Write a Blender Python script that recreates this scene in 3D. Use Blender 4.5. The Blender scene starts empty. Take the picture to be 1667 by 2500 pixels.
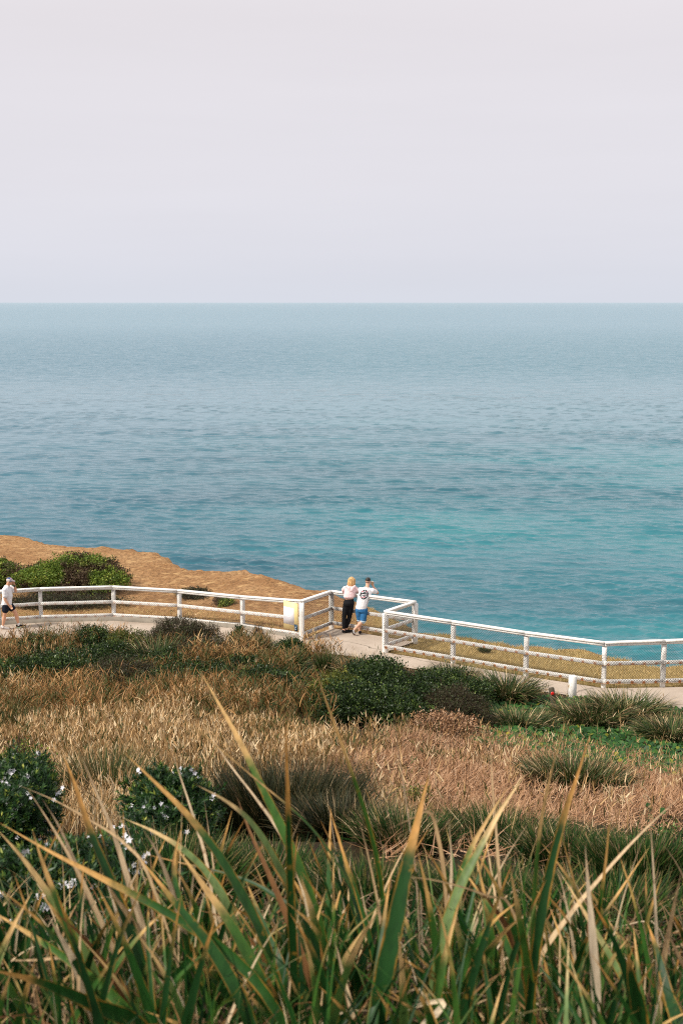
import bpy, bmesh, math, random
import numpy as np
from mathutils import Vector, Matrix
from mathutils.bvhtree import BVHTree

random.seed(7)
RNG = np.random.default_rng(11)
SC = bpy.context.scene
COL = SC.collection
R = math.radians

# ------------------------------------------------------------------ camera
F = 3194.0                      # focal length in photograph pixels (1667 x 2500)
EYE = 9.75
PITCH = math.atan((1250 - 738) / F)
cam_d = bpy.data.cameras.new('camera')
cam = bpy.data.objects.new('camera', cam_d)
COL.objects.link(cam)
cam.location = (0, 0, EYE)
cam.rotation_euler = (math.pi / 2 - PITCH, 0, 0)
cam_d.sensor_fit = 'VERTICAL'
cam_d.sensor_height = 36
cam_d.lens = 46
cam_d.clip_start = 0.05
cam_d.clip_end = 200000
cam_d.dof.use_dof = True
cam_d.dof.focus_distance = 26
cam_d.dof.aperture_fstop = 6.3
SC.camera = cam

# ------------------------------------------------------------------ sky, sun, exposure
SUN_EL, SUN_AZ = R(47), math.atan2(-0.42, -0.86)      # towards the sun: left and a little behind the viewer
w = bpy.data.worlds.new('World')
SC.world = w
w.use_nodes = True
wt = w.node_tree
wt.nodes.clear()


def wn(t, **k):
    n = wt.nodes.new(t)
    for a, b in k.items():
        setattr(n, a, b)
    return n


w_out = wn('ShaderNodeOutputWorld')
w_bg = wn('ShaderNodeBackground')
w_sky = wn('ShaderNodeTexSky')
w_sky.sky_type = 'NISHITA'
w_sky.sun_disc = False
w_sky.sun_elevation = SUN_EL
w_sky.sun_rotation = math.pi / 2 - SUN_AZ
w_sky.dust_density = 4
w_tc = wn('ShaderNodeTexCoord')
w_sep = wn('ShaderNodeSeparateXYZ')
wt.links.new(w_tc.outputs['Generated'], w_sep.inputs[0])
w_r = wn('ShaderNodeValToRGB')
cr = w_r.color_ramp
cr.elements[0].position = 0.0
cr.elements[0].color = (6.5, 6.75, 7.5, 1)
cr.elements[1].position = 1.0
cr.elements[1].color = (8.6, 8.5, 8.5, 1)
for p, c in ((0.035, (6.75, 6.8, 7.45)), (0.09, (7.05, 6.9, 7.4)), (0.2, (7.25, 6.9, 7.2)), (0.4, (8.0, 7.7, 7.9))):
    e = cr.elements.new(p)
    e.color = (*c, 1)
wt.links.new(w_sep.outputs['Z'], w_r.inputs[0])
w_map = wn('ShaderNodeMapping')
w_map.inputs['Scale'].default_value = (1.2, 1.2, 11)
wt.links.new(w_tc.outputs['Generated'], w_map.inputs[0])
w_no = wn('ShaderNodeTexNoise')
w_no.inputs['Scale'].default_value = 1.7
w_no.inputs['Detail'].default_value = 4
wt.links.new(w_map.outputs[0], w_no.inputs['Vector'])
w_mr = wn('ShaderNodeMapRange')
w_mr.inputs['From Min'].default_value = 0.3
w_mr.inputs['From Max'].default_value = 0.7
w_mr.inputs['To Min'].default_value = 0.975
w_mr.inputs['To Max'].default_value = 1.02
wt.links.new(w_no.outputs['Fac'], w_mr.inputs['Value'])
w_mul = wn('ShaderNodeVectorMath', operation='SCALE')
wt.links.new(w_r.outputs[0], w_mul.inputs[0])
wt.links.new(w_mr.outputs[0], w_mul.inputs['Scale'])
w_mix = wn('ShaderNodeMix', data_type='RGBA')
w_mix.inputs['Factor'].default_value = 0.06
wt.links.new(w_mul.outputs[0], w_mix.inputs['A'])
wt.links.new(w_sky.outputs[0], w_mix.inputs['B'])
wt.links.new(w_mix.outputs['Result'], w_bg.inputs['Color'])
w_bg.inputs['Strength'].default_value = 0.114
wt.links.new(w_bg.outputs[0], w_out.inputs['Surface'])

sun_d = bpy.data.lights.new('sun', 'SUN')
sun_d.energy = 4.5
sun_d.angle = R(6)
sun_d.color = (1.0, 0.93, 0.82)
sun = bpy.data.objects.new('sun', sun_d)
COL.objects.link(sun)
sv = Vector((math.cos(SUN_EL) * math.cos(SUN_AZ), math.cos(SUN_EL) * math.sin(SUN_AZ), math.sin(SUN_EL)))
sun.rotation_euler = sv.to_track_quat('Z', 'Y').to_euler()
sun.location = (-20, -10, 40)

SC.view_settings.view_transform = 'Standard'
SC.view_settings.look = 'None'
SC.view_settings.exposure = 0
SC.view_settings.gamma = 1
SC.render.engine = 'CYCLES'
SC.cycles.max_bounces = 5
SC.cycles.diffuse_bounces = 2
SC.cycles.transmission_bounces = 2
SC.cycles.transparent_max_bounces = 4
SC.cycles.use_denoising = False
SC.cycles.pixel_filter_type = 'BLACKMAN_HARRIS'
SC.cycles.filter_width = 1.1


# ------------------------------------------------------------------ pixel <-> place
def tan_of(py):
    return math.tan(PITCH + math.atan((py - 1250) / F))


def at_depth(px, py, d):
    """the point seen at photograph pixel (px, py) whose distance along Y is d"""
    a = (py - 1250) / F
    dirv = np.array([(px - 833.5) / F, math.cos(PITCH) - a * math.sin(PITCH), -math.sin(PITCH) - a * math.cos(PITCH)])
    return Vector(np.array([0, 0, EYE]) + dirv * (d / dirv[1]))


def at_height(px, py, z):
    a = (py - 1250) / F
    dirv = np.array([(px - 833.5) / F, math.cos(PITCH) - a * math.sin(PITCH), -math.sin(PITCH) - a * math.cos(PITCH)])
    return Vector(np.array([0, 0, EYE]) + dirv * ((z - EYE) / dirv[2]))


def to_px(x, y, z):
    c, s = math.cos(PITCH), math.sin(PITCH)
    zz = z - EYE
    dep = y * c - zz * s
    up = y * s + zz * c
    return 833.5 + F * x / dep, 1250 - F * up / dep


# ------------------------------------------------------------------ terrain
def smooth(a, b, x):
    t = np.clip((np.asarray(x, float) - a) / (b - a), 0, 1)
    return t * t * (3 - 2 * t)


def path_z(x):
    return -0.42 * (1 - smooth(-6.5, -1.3, x))


def near_edge(x):
    return np.interp(x, [-60, -12, -7, -3, -1.2, 0.3, 1.3, 3, 5, 8, 12, 60],
                     [39, 39.1, 38.9, 37.3, 36.0, 35.4, 34.6, 33.4, 32.1, 30.6, 29.4, 27])


_hash = np.random.default_rng(5).random((64, 64))


def vnoise(x, y):
    xi, yi = np.floor(x).astype(int), np.floor(y).astype(int)
    fx, fy = x - xi, y - yi
    fx, fy = fx * fx * (3 - 2 * fx), fy * fy * (3 - 2 * fy)
    g = lambda i, j: _hash[i % 64, j % 64]
    return (g(xi, yi) * (1 - fx) + g(xi + 1, yi) * fx) * (1 - fy) + (g(xi, yi + 1) * (1 - fx) + g(xi + 1, yi + 1) * fx) * fy


def fbm(x, y, s=1.0, o=3):
    x, y = np.asarray(x, float), np.asarray(y, float)
    return sum(vnoise(x * s * 2 ** k + 17.3 * k + 200, y * s * 2 ** k + 9.1 * k + 200) / 2 ** (k + 1) for k in range(o))


POST = [  # photograph x, y of the top rail, y of the bottom rail, height of the bottom rail
    (-90, 1451, 1520, -0.24), (0, 1443, 1511, -0.24), (101, 1436.5, 1505, -0.24), (278, 1432, 1500.5, -0.24), (437, 1441, 1509.5, -0.22),
    (590, 1456, 1527, -0.04), (737, 1467, 1547, 0.18),                    # the corner by the notice
    (809, 1443, 1519, 0.18), (1012, 1469, 1552, 0.18), (940, 1493, 1577, 0.18),    # the lookout bay
    (1103, 1517, 1604, 0.18), (1281, 1544, 1634, 0.18), (1472, 1569, 1663, 0.18),
    (1618, 1564, 1661, 0.18), (1790, 1558, 1656, 0.18)]
PB = []
for (px, yt, yb, zb) in POST:
    p = at_height(px, yb, zb)
    q = at_depth(px, yt, p.y)
    PB.append((p.x, p.y, zb, q.z))
A_, B_, C_, D_ = PB[6], PB[7], PB[8], PB[9]
fx_left = [-60] + [p[0] for p in PB[:9]]
fy_left = [PB[0][1] - 2] + [p[1] for p in PB[:9]]
fx_right = [p[0] for p in PB[9:]] + [60]
fy_right = [p[1] for p in PB[9:]] + [PB[-1][1] + 1]


def fence_y(x):
    x = np.asarray(x, float)
    return np.where(x < D_[0], np.interp(x, fx_left, fy_left), np.interp(x, fx_right, fy_right))


EDGE_PX = [(-700, 1262), (-350, 1285), (-100, 1302), (0, 1305), (62, 1309), (112, 1327), (180, 1333), (232, 1334), (330, 1343), (385, 1352), (412, 1366), (448, 1386),
           (520, 1393), (600, 1397), (650, 1408), (700, 1422), (740, 1433), (800, 1446), (860, 1465), (930, 1496), (1010, 1540), (1150, 1560),
           (1300, 1578), (1420, 1590), (1520, 1606), (1600, 1622), (1667, 1624), (1800, 1634), (2300, 1650)]
ex, ey = [], []
for px, py in EDGE_PX:
    z_ = -0.3
    for _ in range(8):
        p = at_height(px, py, z_)
        z_ = float(path_z(p.x)) - 0.13
    ex.append(p.x)
    ey.append(p.y)
order = np.argsort(ex)
ex, ey = np.array(ex)[order], np.array(ey)[order]


def edge_y(x):
    x = np.asarray(x, float)
    return np.interp(x, ex, ey) + 0.30 * (fbm(x, x * 0 + 3.3, 2.2, 5) - 0.45)


PROF_S = [-0.3, 0, 0.085, 0.21, 0.30, 0.45, 0.60, 0.78, 0.9, 1.0, 3]
PROF_Z = [8.5, 8.25, 8.0, 6.5, 5.35, 3.75, 2.45, 0.95, 0.35, 0.0, 0.0]
_ss = np.linspace(-0.3, 3, 700)
_zz = np.interp(_ss, PROF_S, PROF_Z)
_k = np.ones(17) / 17
_zz = np.convolve(np.pad(_zz, 8, mode='edge'), _k, mode='valid')


def height(x, y):
    x, y = np.asarray(x, float), np.asarray(y, float)
    s = y / near_edge(x)
    slope = np.interp(s, _ss, _zz)
    bumps = (fbm(x, y, 0.45) - 0.45) * 0.38 * (1 - smooth(0.88, 0.97, s)) * smooth(0.05, 0.2, s)
    fy = fence_y(x)
    bumps = bumps + (fbm(x + 40, y + 12, 0.55) - 0.42) * 1.0 * smooth(0.72, 0.82, s) * (1 - smooth(0.9, 0.985, s)) * (1 - smooth(-1, 1.5, x))
    head = smooth(0.3, 4, y - fy) * ((fbm(x, y, 0.25) - 0.45) * 0.10 + 0.02) - 0.12 * smooth(-0.9, 0.0, y - edge_y(x))
    head = head + 0.32 * (fbm(x, y, 1.9, 4) - 0.47) * smooth(-1.8, -0.15, y - edge_y(x))
    return path_z(x) - 0.05 + slope + bumps + head


def ground(px, d, off=0):
    x = (px - 833.5) / F * d
    for _ in range(3):                              # refine for the tilt of the view
        z = float(height(x, d))
        dep = d * math.cos(PITCH) - (z - EYE) * math.sin(PITCH)
        x = (px - 833.5) / F * dep
    return Vector((x, d, float(height(x, d)) + off))


# ------------------------------------------------------------------ object helpers
def tag(o, label=None, cat=None, group=None, kind=None):
    for k, v in (('label', label), ('category', cat), ('group', group), ('kind', kind)):
        if v:
            o[k] = v
    return o


def empty(name, loc=(0, 0, 0), label=None, cat=None, group=None):
    o = bpy.data.objects.new(name, None)
    o.empty_display_size = 0.1
    o.location = loc
    COL.objects.link(o)
    return tag(o, label, cat, group)


def link(name, me, mat=None, parent=None):
    o = bpy.data.objects.new(name, me)
    COL.objects.link(o)
    if mat is not None and not me.materials:
        me.materials.append(mat)
    if parent is not None:
        o.parent = parent
    return o


def np_mesh(name, V, Fc, attrs=None, mat=None, parent=None, origin=None, shade=False):
    """a mesh object from arrays; V in world space, origin the world place of its parent"""
    V = np.asarray(V, np.float32).reshape(-1, 3)
    if origin is not None:
        V = V - np.array(origin, np.float32)
    Fc = np.asarray(Fc, np.int32)
    me = bpy.data.meshes.new(name)
    n, k = Fc.shape
    me.vertices.add(len(V))
    me.vertices.foreach_set('co', V.ravel())
    me.loops.add(n * k)
    me.loops.foreach_set('vertex_index', Fc.ravel())
    me.polygons.add(n)
    me.polygons.foreach_set('loop_start', np.arange(0, n * k, k, dtype=np.int32))
    me.polygons.foreach_set('loop_total', np.full(n, k, np.int32))
    for an, av in (attrs or {}).items():
        a = me.attributes.new(an, 'FLOAT', 'POINT')
        a.data.foreach_set('value', np.asarray(av, np.float32).ravel())
    me.update(calc_edges=True)
    if shade:
        me.polygons.foreach_set('use_smooth', np.ones(n, bool))
    return link(name, me, mat, parent)


# ------------------------------------------------------------------ materials
class NT:
    def __init__(self, name):
        self.m = bpy.data.materials.new(name)
        self.m.use_nodes = True
        self.t = self.m.node_tree
        self.t.nodes.clear()
        self.out = self.n('ShaderNodeOutputMaterial')

    def n(self, t, ins=None, **k):
        n = self.t.nodes.new(t)
        for a, b in k.items():
            setattr(n, a, b)
        for a, b in (ins or {}).items():
            self.set(n.inputs[a], b)
        return n

    def set(self, sock, v):
        if hasattr(v, 'is_output'):
            self.t.links.new(v, sock)
        elif isinstance(v, tuple) and len(v) == 3 and sock.type == 'RGBA':
            sock.default_value = (*v, 1)
        else:
            sock.default_value = v

    def math(self, op, a, b=0.0, c=None):
        n = self.n('ShaderNodeMath', operation=op)
        self.set(n.inputs[0], a)
        self.set(n.inputs[1], b)
        if c is not None:
            self.set(n.inputs[2], c)
        return n.outputs[0]

    def mix(self, f, a, b):
        n = self.n('ShaderNodeMix', data_type='RGBA')
        self.set(n.inputs['Factor'], f)
        self.set(n.inputs['A'], a if not isinstance(a, tuple) else (*a[:3], 1))
        self.set(n.inputs['B'], b if not isinstance(b, tuple) else (*b[:3], 1))
        return n.outputs['Result']

    def ramp(self, f, stops):
        n = self.n('ShaderNodeValToRGB')
        e = n.color_ramp.elements
        e[0].position, e[0].color = stops[0][0], (*stops[0][1], 1)
        e[1].position, e[1].color = stops[-1][0], (*stops[-1][1], 1)
        for p, c in stops[1:-1]:
            x = e.new(p)
            x.color = (*c, 1)
        self.set(n.inputs[0], f)
        return n.outputs[0]

    def rng(self, v, a, b, lo=0.0, hi=1.0):
        n = self.n('ShaderNodeMapRange', interpolation_type='SMOOTHSTEP')
        for k, x in zip(('Value', 'From Min', 'From Max', 'To Min', 'To Max'), (v, a, b, lo, hi)):
            self.set(n.inputs[k], x)
        return n.outputs[0]

    def attr(self, name):
        return self.n('ShaderNodeAttribute', attribute_name=name).outputs['Fac']

    def noise(self, vec, scale, detail=3, rough=0.55, out='Fac'):
        n = self.n('ShaderNodeTexNoise', ins={'Scale': scale, 'Detail': detail, 'Roughness': rough})
        if vec is not None:
            self.set(n.inputs['Vector'], vec)
        return n.outputs[out]

    def pos(self):
        return self.n('ShaderNodeNewGeometry').outputs['Position']

    def done(self, sh):
        self.t.links.new(sh, self.out.inputs['Surface'])
        return self.m

    def pbr(self, col, rough=0.7, spec=0.3, normal=None, metal=0.0):
        n = self.n('ShaderNodeBsdfPrincipled')
        self.set(n.inputs['Base Color'], col if not isinstance(col, tuple) else (*col[:3], 1))
        self.set(n.inputs['Roughness'], rough)
        self.set(n.inputs['Specular IOR Level'], spec)
        self.set(n.inputs['Metallic'], metal)
        if normal is not None:
            self.set(n.inputs['Normal'], normal)
        return n.outputs[0]

    def bump(self, h, strength=0.3, dist=0.02):
        return self.n('ShaderNodeBump', ins={'Height': h, 'Strength': strength, 'Distance': dist}).outputs[0]


def plain(name, col, rough=0.7, spec=0.3, var=0.12, scale=12, metal=0.0):
    t = NT(name)
    f = t.noise(t.n('ShaderNodeTexCoord').outputs['Object'], scale, 4)
    a = tuple(c * (1 - var) for c in col)
    b = tuple(min(1, c * (1 + var)) for c in col)
    return t.done(t.pbr(t.mix(f, a, b), rough, spec, metal=metal))


def leaf_mat(name, stops, tip=None, tip_at=(0.6, 0.9), edge=None, trans=0.3, rough=0.55, spec=0.25, patch=None):
    """colour by leaf (rnd), turning into the dried tip colours along the leaf (v)"""
    t = NT(name)
    rnd = t.attr('rnd')
    col = t.ramp(rnd, stops)
    if patch:
        col = t.mix(t.rng(t.noise(t.pos(), patch[1], 2), patch[2], patch[3]), col, patch[0])
    if edge:
        e = t.attr('e')
        wob = t.noise(t.pos(), 14, 3)
        col = t.mix(t.rng(t.math('ADD', e, t.math('MULTIPLY', t.math('SUBTRACT', wob, 0.5), 0.9)), 0.75, 1.05), col, edge)
    if tip:
        v = t.attr('v')
        vv = t.math('ADD', v, t.math('MULTIPLY', t.math('SUBTRACT', rnd, 0.5), 0.25))
        if edge:
            vv = t.math('ADD', vv, t.math('MULTIPLY', t.math('SUBTRACT', wob, 0.5), 0.35))
        col = t.mix(t.rng(vv, *tip_at), col, t.ramp(rnd, tip))
    if edge:
        st = t.n('ShaderNodeMapping', ins={'Scale': (60.0, 60.0, 6.0)})
        t.set(st.inputs[0], t.pos())
        col = t.mix(t.rng(t.noise(st.outputs[0], 1.0, 3), 0.35, 0.75, 0.0, 0.4), col, tuple(c * 0.45 for c in stops[0][1]))
        spot = t.math('MULTIPLY', t.rng(t.noise(t.pos(), 26, 4, 0.7), 0.60, 0.68), t.rng(t.noise(t.pos(), 3, 2), 0.45, 0.6))
        col = t.mix(t.math('MULTIPLY', spot, 0.8), col, edge)
    b = t.pbr(col, rough, spec)
    tr = t.n('ShaderNodeBsdfTranslucent')
    t.set(tr.inputs['Color'], col)
    ms = t.n('ShaderNodeMixShader', ins={0: trans})
    t.t.links.new(b, ms.inputs[1])
    t.t.links.new(tr.outputs[0], ms.inputs[2])
    return t.done(ms.outputs[0])


TAN = [(0, (0.20, 0.085, 0.028)), (0.3, (0.36, 0.19, 0.075)), (0.65, (0.50, 0.29, 0.125)), (1, (0.66, 0.46, 0.26))]
M = {}
M['dry'] = leaf_mat('dry_grass_blades', [(0, (0.028, 0.052, 0.012)), (0.22, (0.085, 0.095, 0.025)), (0.38, (0.26, 0.145, 0.055)), (0.68, (0.56, 0.355, 0.165)), (1, (0.82, 0.65, 0.41))], trans=0.2)
M['mat'] = leaf_mat('matted_dead_grass', [(0, (0.10, 0.05, 0.022)), (0.35, (0.30, 0.15, 0.07)), (0.7, (0.47, 0.285, 0.165)), (1, (0.72, 0.55, 0.39))], trans=0.1)
M['reed'] = leaf_mat('reed_leaves', [(0, (0.025, 0.055, 0.014)), (0.3, (0.06, 0.085, 0.02)), (0.45, (0.22, 0.105, 0.035)), (0.75, (0.46, 0.25, 0.09)), (1, (0.72, 0.50, 0.25))], trans=0.15)
M['short'] = leaf_mat('cropped_grass', [(0, (0.30, 0.13, 0.035)), (0.5, (0.47, 0.22, 0.065)), (1, (0.62, 0.36, 0.14))], trans=0.15)
M['turf'] = leaf_mat('turf_blades', [(0, (0.14, 0.16, 0.03)), (0.3, (0.42, 0.30, 0.10)), (0.7, (0.60, 0.43, 0.19)), (1, (0.72, 0.56, 0.29))], trans=0.15)
M['tussock'] = leaf_mat('tussock_blades', [(0, (0.016, 0.036, 0.009)), (0.6, (0.036, 0.070, 0.015)), (1, (0.09, 0.125, 0.028))],
                        tip=[(0, (0.09, 0.075, 0.025)), (0.6, (0.18, 0.13, 0.045)), (1, (0.55, 0.38, 0.19))], tip_at=(0.78, 1.15), trans=0.12)
M['lush'] = leaf_mat('lush_tussock_blades', [(0, (0.010, 0.026, 0.007)), (0.6, (0.018, 0.060, 0.010)), (0.94, (0.05, 0.105, 0.018)), (1, (0.26, 0.17, 0.07))],
                     tip=[(0, (0.04, 0.06, 0.014)), (0.6, (0.12, 0.10, 0.03)), (1, (0.45, 0.30, 0.14))], tip_at=(0.86, 1.15), trans=0.15, rough=0.55, spec=0.12)
M['tussock_dead'] = leaf_mat('dead_tussock_blades', [(0, (0.07, 0.04, 0.02)), (0.55, (0.27, 0.17, 0.08)), (1, (0.74, 0.57, 0.34))], trans=0.1)
M['rush'] = leaf_mat('rush_stems', [(0, (0.012, 0.020, 0.008)), (0.7, (0.026, 0.034, 0.011)), (1, (0.07, 0.055, 0.02))],
                     tip=[(0, (0.04, 0.04, 0.014)), (1, (0.14, 0.10, 0.04))], tip_at=(0.8, 1.15), trans=0.08)
M['green'] = leaf_mat('shrub_leaves', [(0, (0.010, 0.022, 0.007)), (0.6, (0.025, 0.05, 0.012)), (0.80, (0.065, 0.11, 0.02)), (0.93, (0.18, 0.25, 0.06)), (1, (0.45, 0.45, 0.22))], trans=0.2, rough=0.42, spec=0.3)  # palest stops paint leaf highlights into the colour
M['olive'] = leaf_mat('olive_leaves', [(0, (0.03, 0.05, 0.01)), (0.5, (0.08, 0.10, 0.018)), (1, (0.30, 0.29, 0.06))], trans=0.3, rough=0.45)
M['heath'] = leaf_mat('heath_leaves', [(0, (0.04, 0.07, 0.014)), (0.35, (0.10, 0.16, 0.025)), (0.65, (0.17, 0.25, 0.035)), (0.9, (0.33, 0.36, 0.06)), (1, (0.34, 0.22, 0.09))], trans=0.25, patch=((0.10, 0.065, 0.038), 0.8, 0.50, 0.60))
M['twig'] = leaf_mat('twiggy_leaves', [(0, (0.028, 0.025, 0.016)), (0.6, (0.055, 0.048, 0.025)), (0.85, (0.05, 0.08, 0.02)), (1, (0.17, 0.10, 0.05))], trans=0.15)
M['cover'] = leaf_mat('round_leaves', [(0, (0.02, 0.07, 0.018)), (0.6, (0.04, 0.13, 0.028)), (0.93, (0.085, 0.19, 0.035)), (1, (0.34, 0.30, 0.03))], trans=0.35, rough=0.5)
M['rosmary'] = leaf_mat('needle_leaves', [(0, (0.014, 0.042, 0.016)), (0.45, (0.03, 0.085, 0.018)), (0.7, (0.10, 0.18, 0.03)), (1, (0.50, 0.50, 0.09))], trans=0.25, rough=0.42, spec=0.4)
M['bark'] = plain('twig_bark', (0.075, 0.05, 0.032), 0.9, 0.1, 0.4)
M['petal'] = plain('white_petals', (0.74, 0.72, 0.77), 0.6, 0.2, 0.04)
M['strap'] = leaf_mat('strap_leaves', [(0, (0.006, 0.034, 0.008)), (0.4, (0.020, 0.085, 0.015)), (0.7, (0.065, 0.16, 0.025)), (1, (0.20, 0.28, 0.10))],
                      tip=[(0, (0.52, 0.23, 0.05)), (0.5, (0.70, 0.40, 0.13)), (1, (0.76, 0.54, 0.26))], tip_at=(0.66, 0.86),
                      edge=(0.40, 0.20, 0.03), trans=0.3, rough=0.45, spec=0.28)
M['strap_dead'] = leaf_mat('dead_strap_leaves', [(0, (0.08, 0.035, 0.012)), (0.3, (0.30, 0.14, 0.05)), (0.6, (0.62, 0.42, 0.22)), (1, (0.84, 0.68, 0.47))],
                           tip=[(0, (0.20, 0.09, 0.03)), (1, (0.60, 0.44, 0.27))], tip_at=(0.8, 1.0), edge=(0.24, 0.12, 0.05), trans=0.25, rough=0.6)
M['fresh'] = leaf_mat('fresh_grass', [(0, (0.05, 0.13, 0.02)), (1, (0.13, 0.26, 0.05))], trans=0.35, rough=0.45)


def soil_mat():
    t = NT('soil')
    p = t.pos()
    z = t.attr('zone')                       # 0 slope under the scrub, 1 bare headland
    n1 = t.noise(p, 0.55, 5, 0.6)
    n2 = t.noise(p, 7, 5, 0.7)
    n3 = t.noise(p, 2.2, 3, 0.6)
    bare = t.ramp(n1, [(0.3, (0.29, 0.15, 0.065)), (0.5, (0.39, 0.215, 0.098)), (0.72, (0.47, 0.285, 0.14))])
    bare = t.mix(t.rng(n2, 0.40, 0.66, 0, 0.85), bare, (0.15, 0.078, 0.033))
    bare = t.mix(t.rng(t.noise(p, 22, 4, 0.7), 0.55, 0.72, 0, 0.7), bare, (0.60, 0.42, 0.24))
    bare = t.mix(t.rng(n3, 0.52, 0.7, 0, 0.8), bare, (0.55, 0.35, 0.165))
    bare = t.mix(t.attr('turf'), bare, t.ramp(n2, [(0.3, (0.26, 0.185, 0.07)), (0.7, (0.44, 0.32, 0.14))]))
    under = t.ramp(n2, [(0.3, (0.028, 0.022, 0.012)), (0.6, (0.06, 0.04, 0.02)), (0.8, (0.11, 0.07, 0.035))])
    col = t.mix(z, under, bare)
    rk = t.attr('rock')
    rock = t.ramp(t.noise(p, 2.3, 6, 0.65), [(0.3, (0.16, 0.075, 0.035)), (0.5, (0.36, 0.20, 0.10)), (0.75, (0.50, 0.33, 0.19))])
    col = t.mix(rk, col, rock)
    return t.done(t.pbr(col, 0.95, 0.1, t.bump(t.noise(p, 5, 7, 0.75), 1.0, 0.12)))


def concrete_mat():
    t = NT('concrete')
    p = t.pos()
    n1 = t.noise(p, 0.8, 5, 0.6)
    n2 = t.noise(p, 45, 3, 0.7)
    col = t.ramp(n1, [(0.3, (0.34, 0.275, 0.22)), (0.5, (0.43, 0.355, 0.29)), (0.72, (0.51, 0.43, 0.355))])
    col = t.mix(t.rng(n2, 0.4, 0.8, 0, 0.35), col, (0.25, 0.19, 0.14))
    vo = t.n('ShaderNodeTexVoronoi', feature='DISTANCE_TO_EDGE', ins={'Scale': 0.42})
    wob = t.n('ShaderNodeVectorMath', operation='ADD')
    t.set(wob.inputs[0], p)
    sc = t.n('ShaderNodeVectorMath', operation='SCALE', ins={'Scale': 0.5})
    t.set(sc.inputs[0], t.noise(p, 1.5, 3, out='Color'))
    t.set(wob.inputs[1], sc.outputs[0])
    t.set(vo.inputs['Vector'], wob.outputs[0])
    col = t.mix(t.rng(vo.outputs['Distance'], 0.0, 0.014, 0.65, 0), col, (0.10, 0.08, 0.06))
    return t.done(t.pbr(col, 0.9, 0.15, t.bump(n2, 0.25, 0.01)))


def sea_mat():
    t = NT('sea_water')
    p = t.pos()
    mp = t.n('ShaderNodeMapping', ins={'Scale': (0.011, 0.030, 1.0), 'Location': (3.1, 0.35, 0)})
    t.set(mp.inputs[0], p)
    patch = t.noise(mp.outputs[0], 1.0, 5, 0.55)
    px_ = t.n('ShaderNodeSeparateXYZ')
    t.set(px_.inputs[0], p)
    patch = t.math('ADD', patch, t.rng(px_.outputs['X'], -32, 28, -0.10, 0.06))
    sep = t.n('ShaderNodeSeparateXYZ')
    t.set(sep.inputs[0], p)
    y, x = sep.outputs['Y'], sep.outputs['X']
    shallow = t.ramp(patch, [(0.36, (0.022, 0.082, 0.115)), (0.5, (0.024, 0.112, 0.145)), (0.58, (0.026, 0.140, 0.172)), (0.74, (0.03, 0.180, 0.198))])
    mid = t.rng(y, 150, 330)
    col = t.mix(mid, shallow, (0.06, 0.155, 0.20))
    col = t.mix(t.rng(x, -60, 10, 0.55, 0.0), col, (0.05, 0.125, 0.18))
    col = t.mix(t.rng(y, 300, 1500), col, (0.155, 0.245, 0.305))  # distance haze painted in: water colour pales towards the horizon
    def wave(sx, sy, rot, scale, det, rough):
        m = t.n('ShaderNodeMapping', ins={'Scale': (sx, sy, 1.0), 'Rotation': (0, 0, rot)})
        t.set(m.inputs[0], p)
        return t.noise(m.outputs[0], scale, det, rough)
    h = t.math('MULTIPLY', wave(0.9, 2.2, -0.1, 1.0, 3, 0.6), t.rng(y, 90, 260, 0.22, 0.0))
    h = t.math('ADD', h, t.math('MULTIPLY', wave(0.06, 0.2, 0.08, 1.0, 3, 0.6), t.rng(y, 260, 520, 0.0, 4.5)))
    nrm = t.n('ShaderNodeBump', ins={'Height': h, 'Strength': 1.0, 'Distance': 0.5}).outputs[0]
    fr = t.n('ShaderNodeFresnel', ins={'IOR': 1.33})
    t.set(fr.inputs['Normal'], nrm)
    di = t.n('ShaderNodeBsdfDiffuse')
    t.set(di.inputs['Color'], col)
    gl = t.n('ShaderNodeBsdfGlossy')
    t.set(gl.inputs['Color'], (0.83, 0.95, 0.97))
    t.set(gl.inputs['Roughness'], 0.14)
    t.set(gl.inputs['Normal'], nrm)
    ms = t.n('ShaderNodeMixShader')
    t.set(ms.inputs[0], fr.outputs[0])
    t.t.links.new(di.outputs[0], ms.inputs[1])
    t.t.links.new(gl.outputs[0], ms.inputs[2])
    return t.done(ms.outputs[0])


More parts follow.
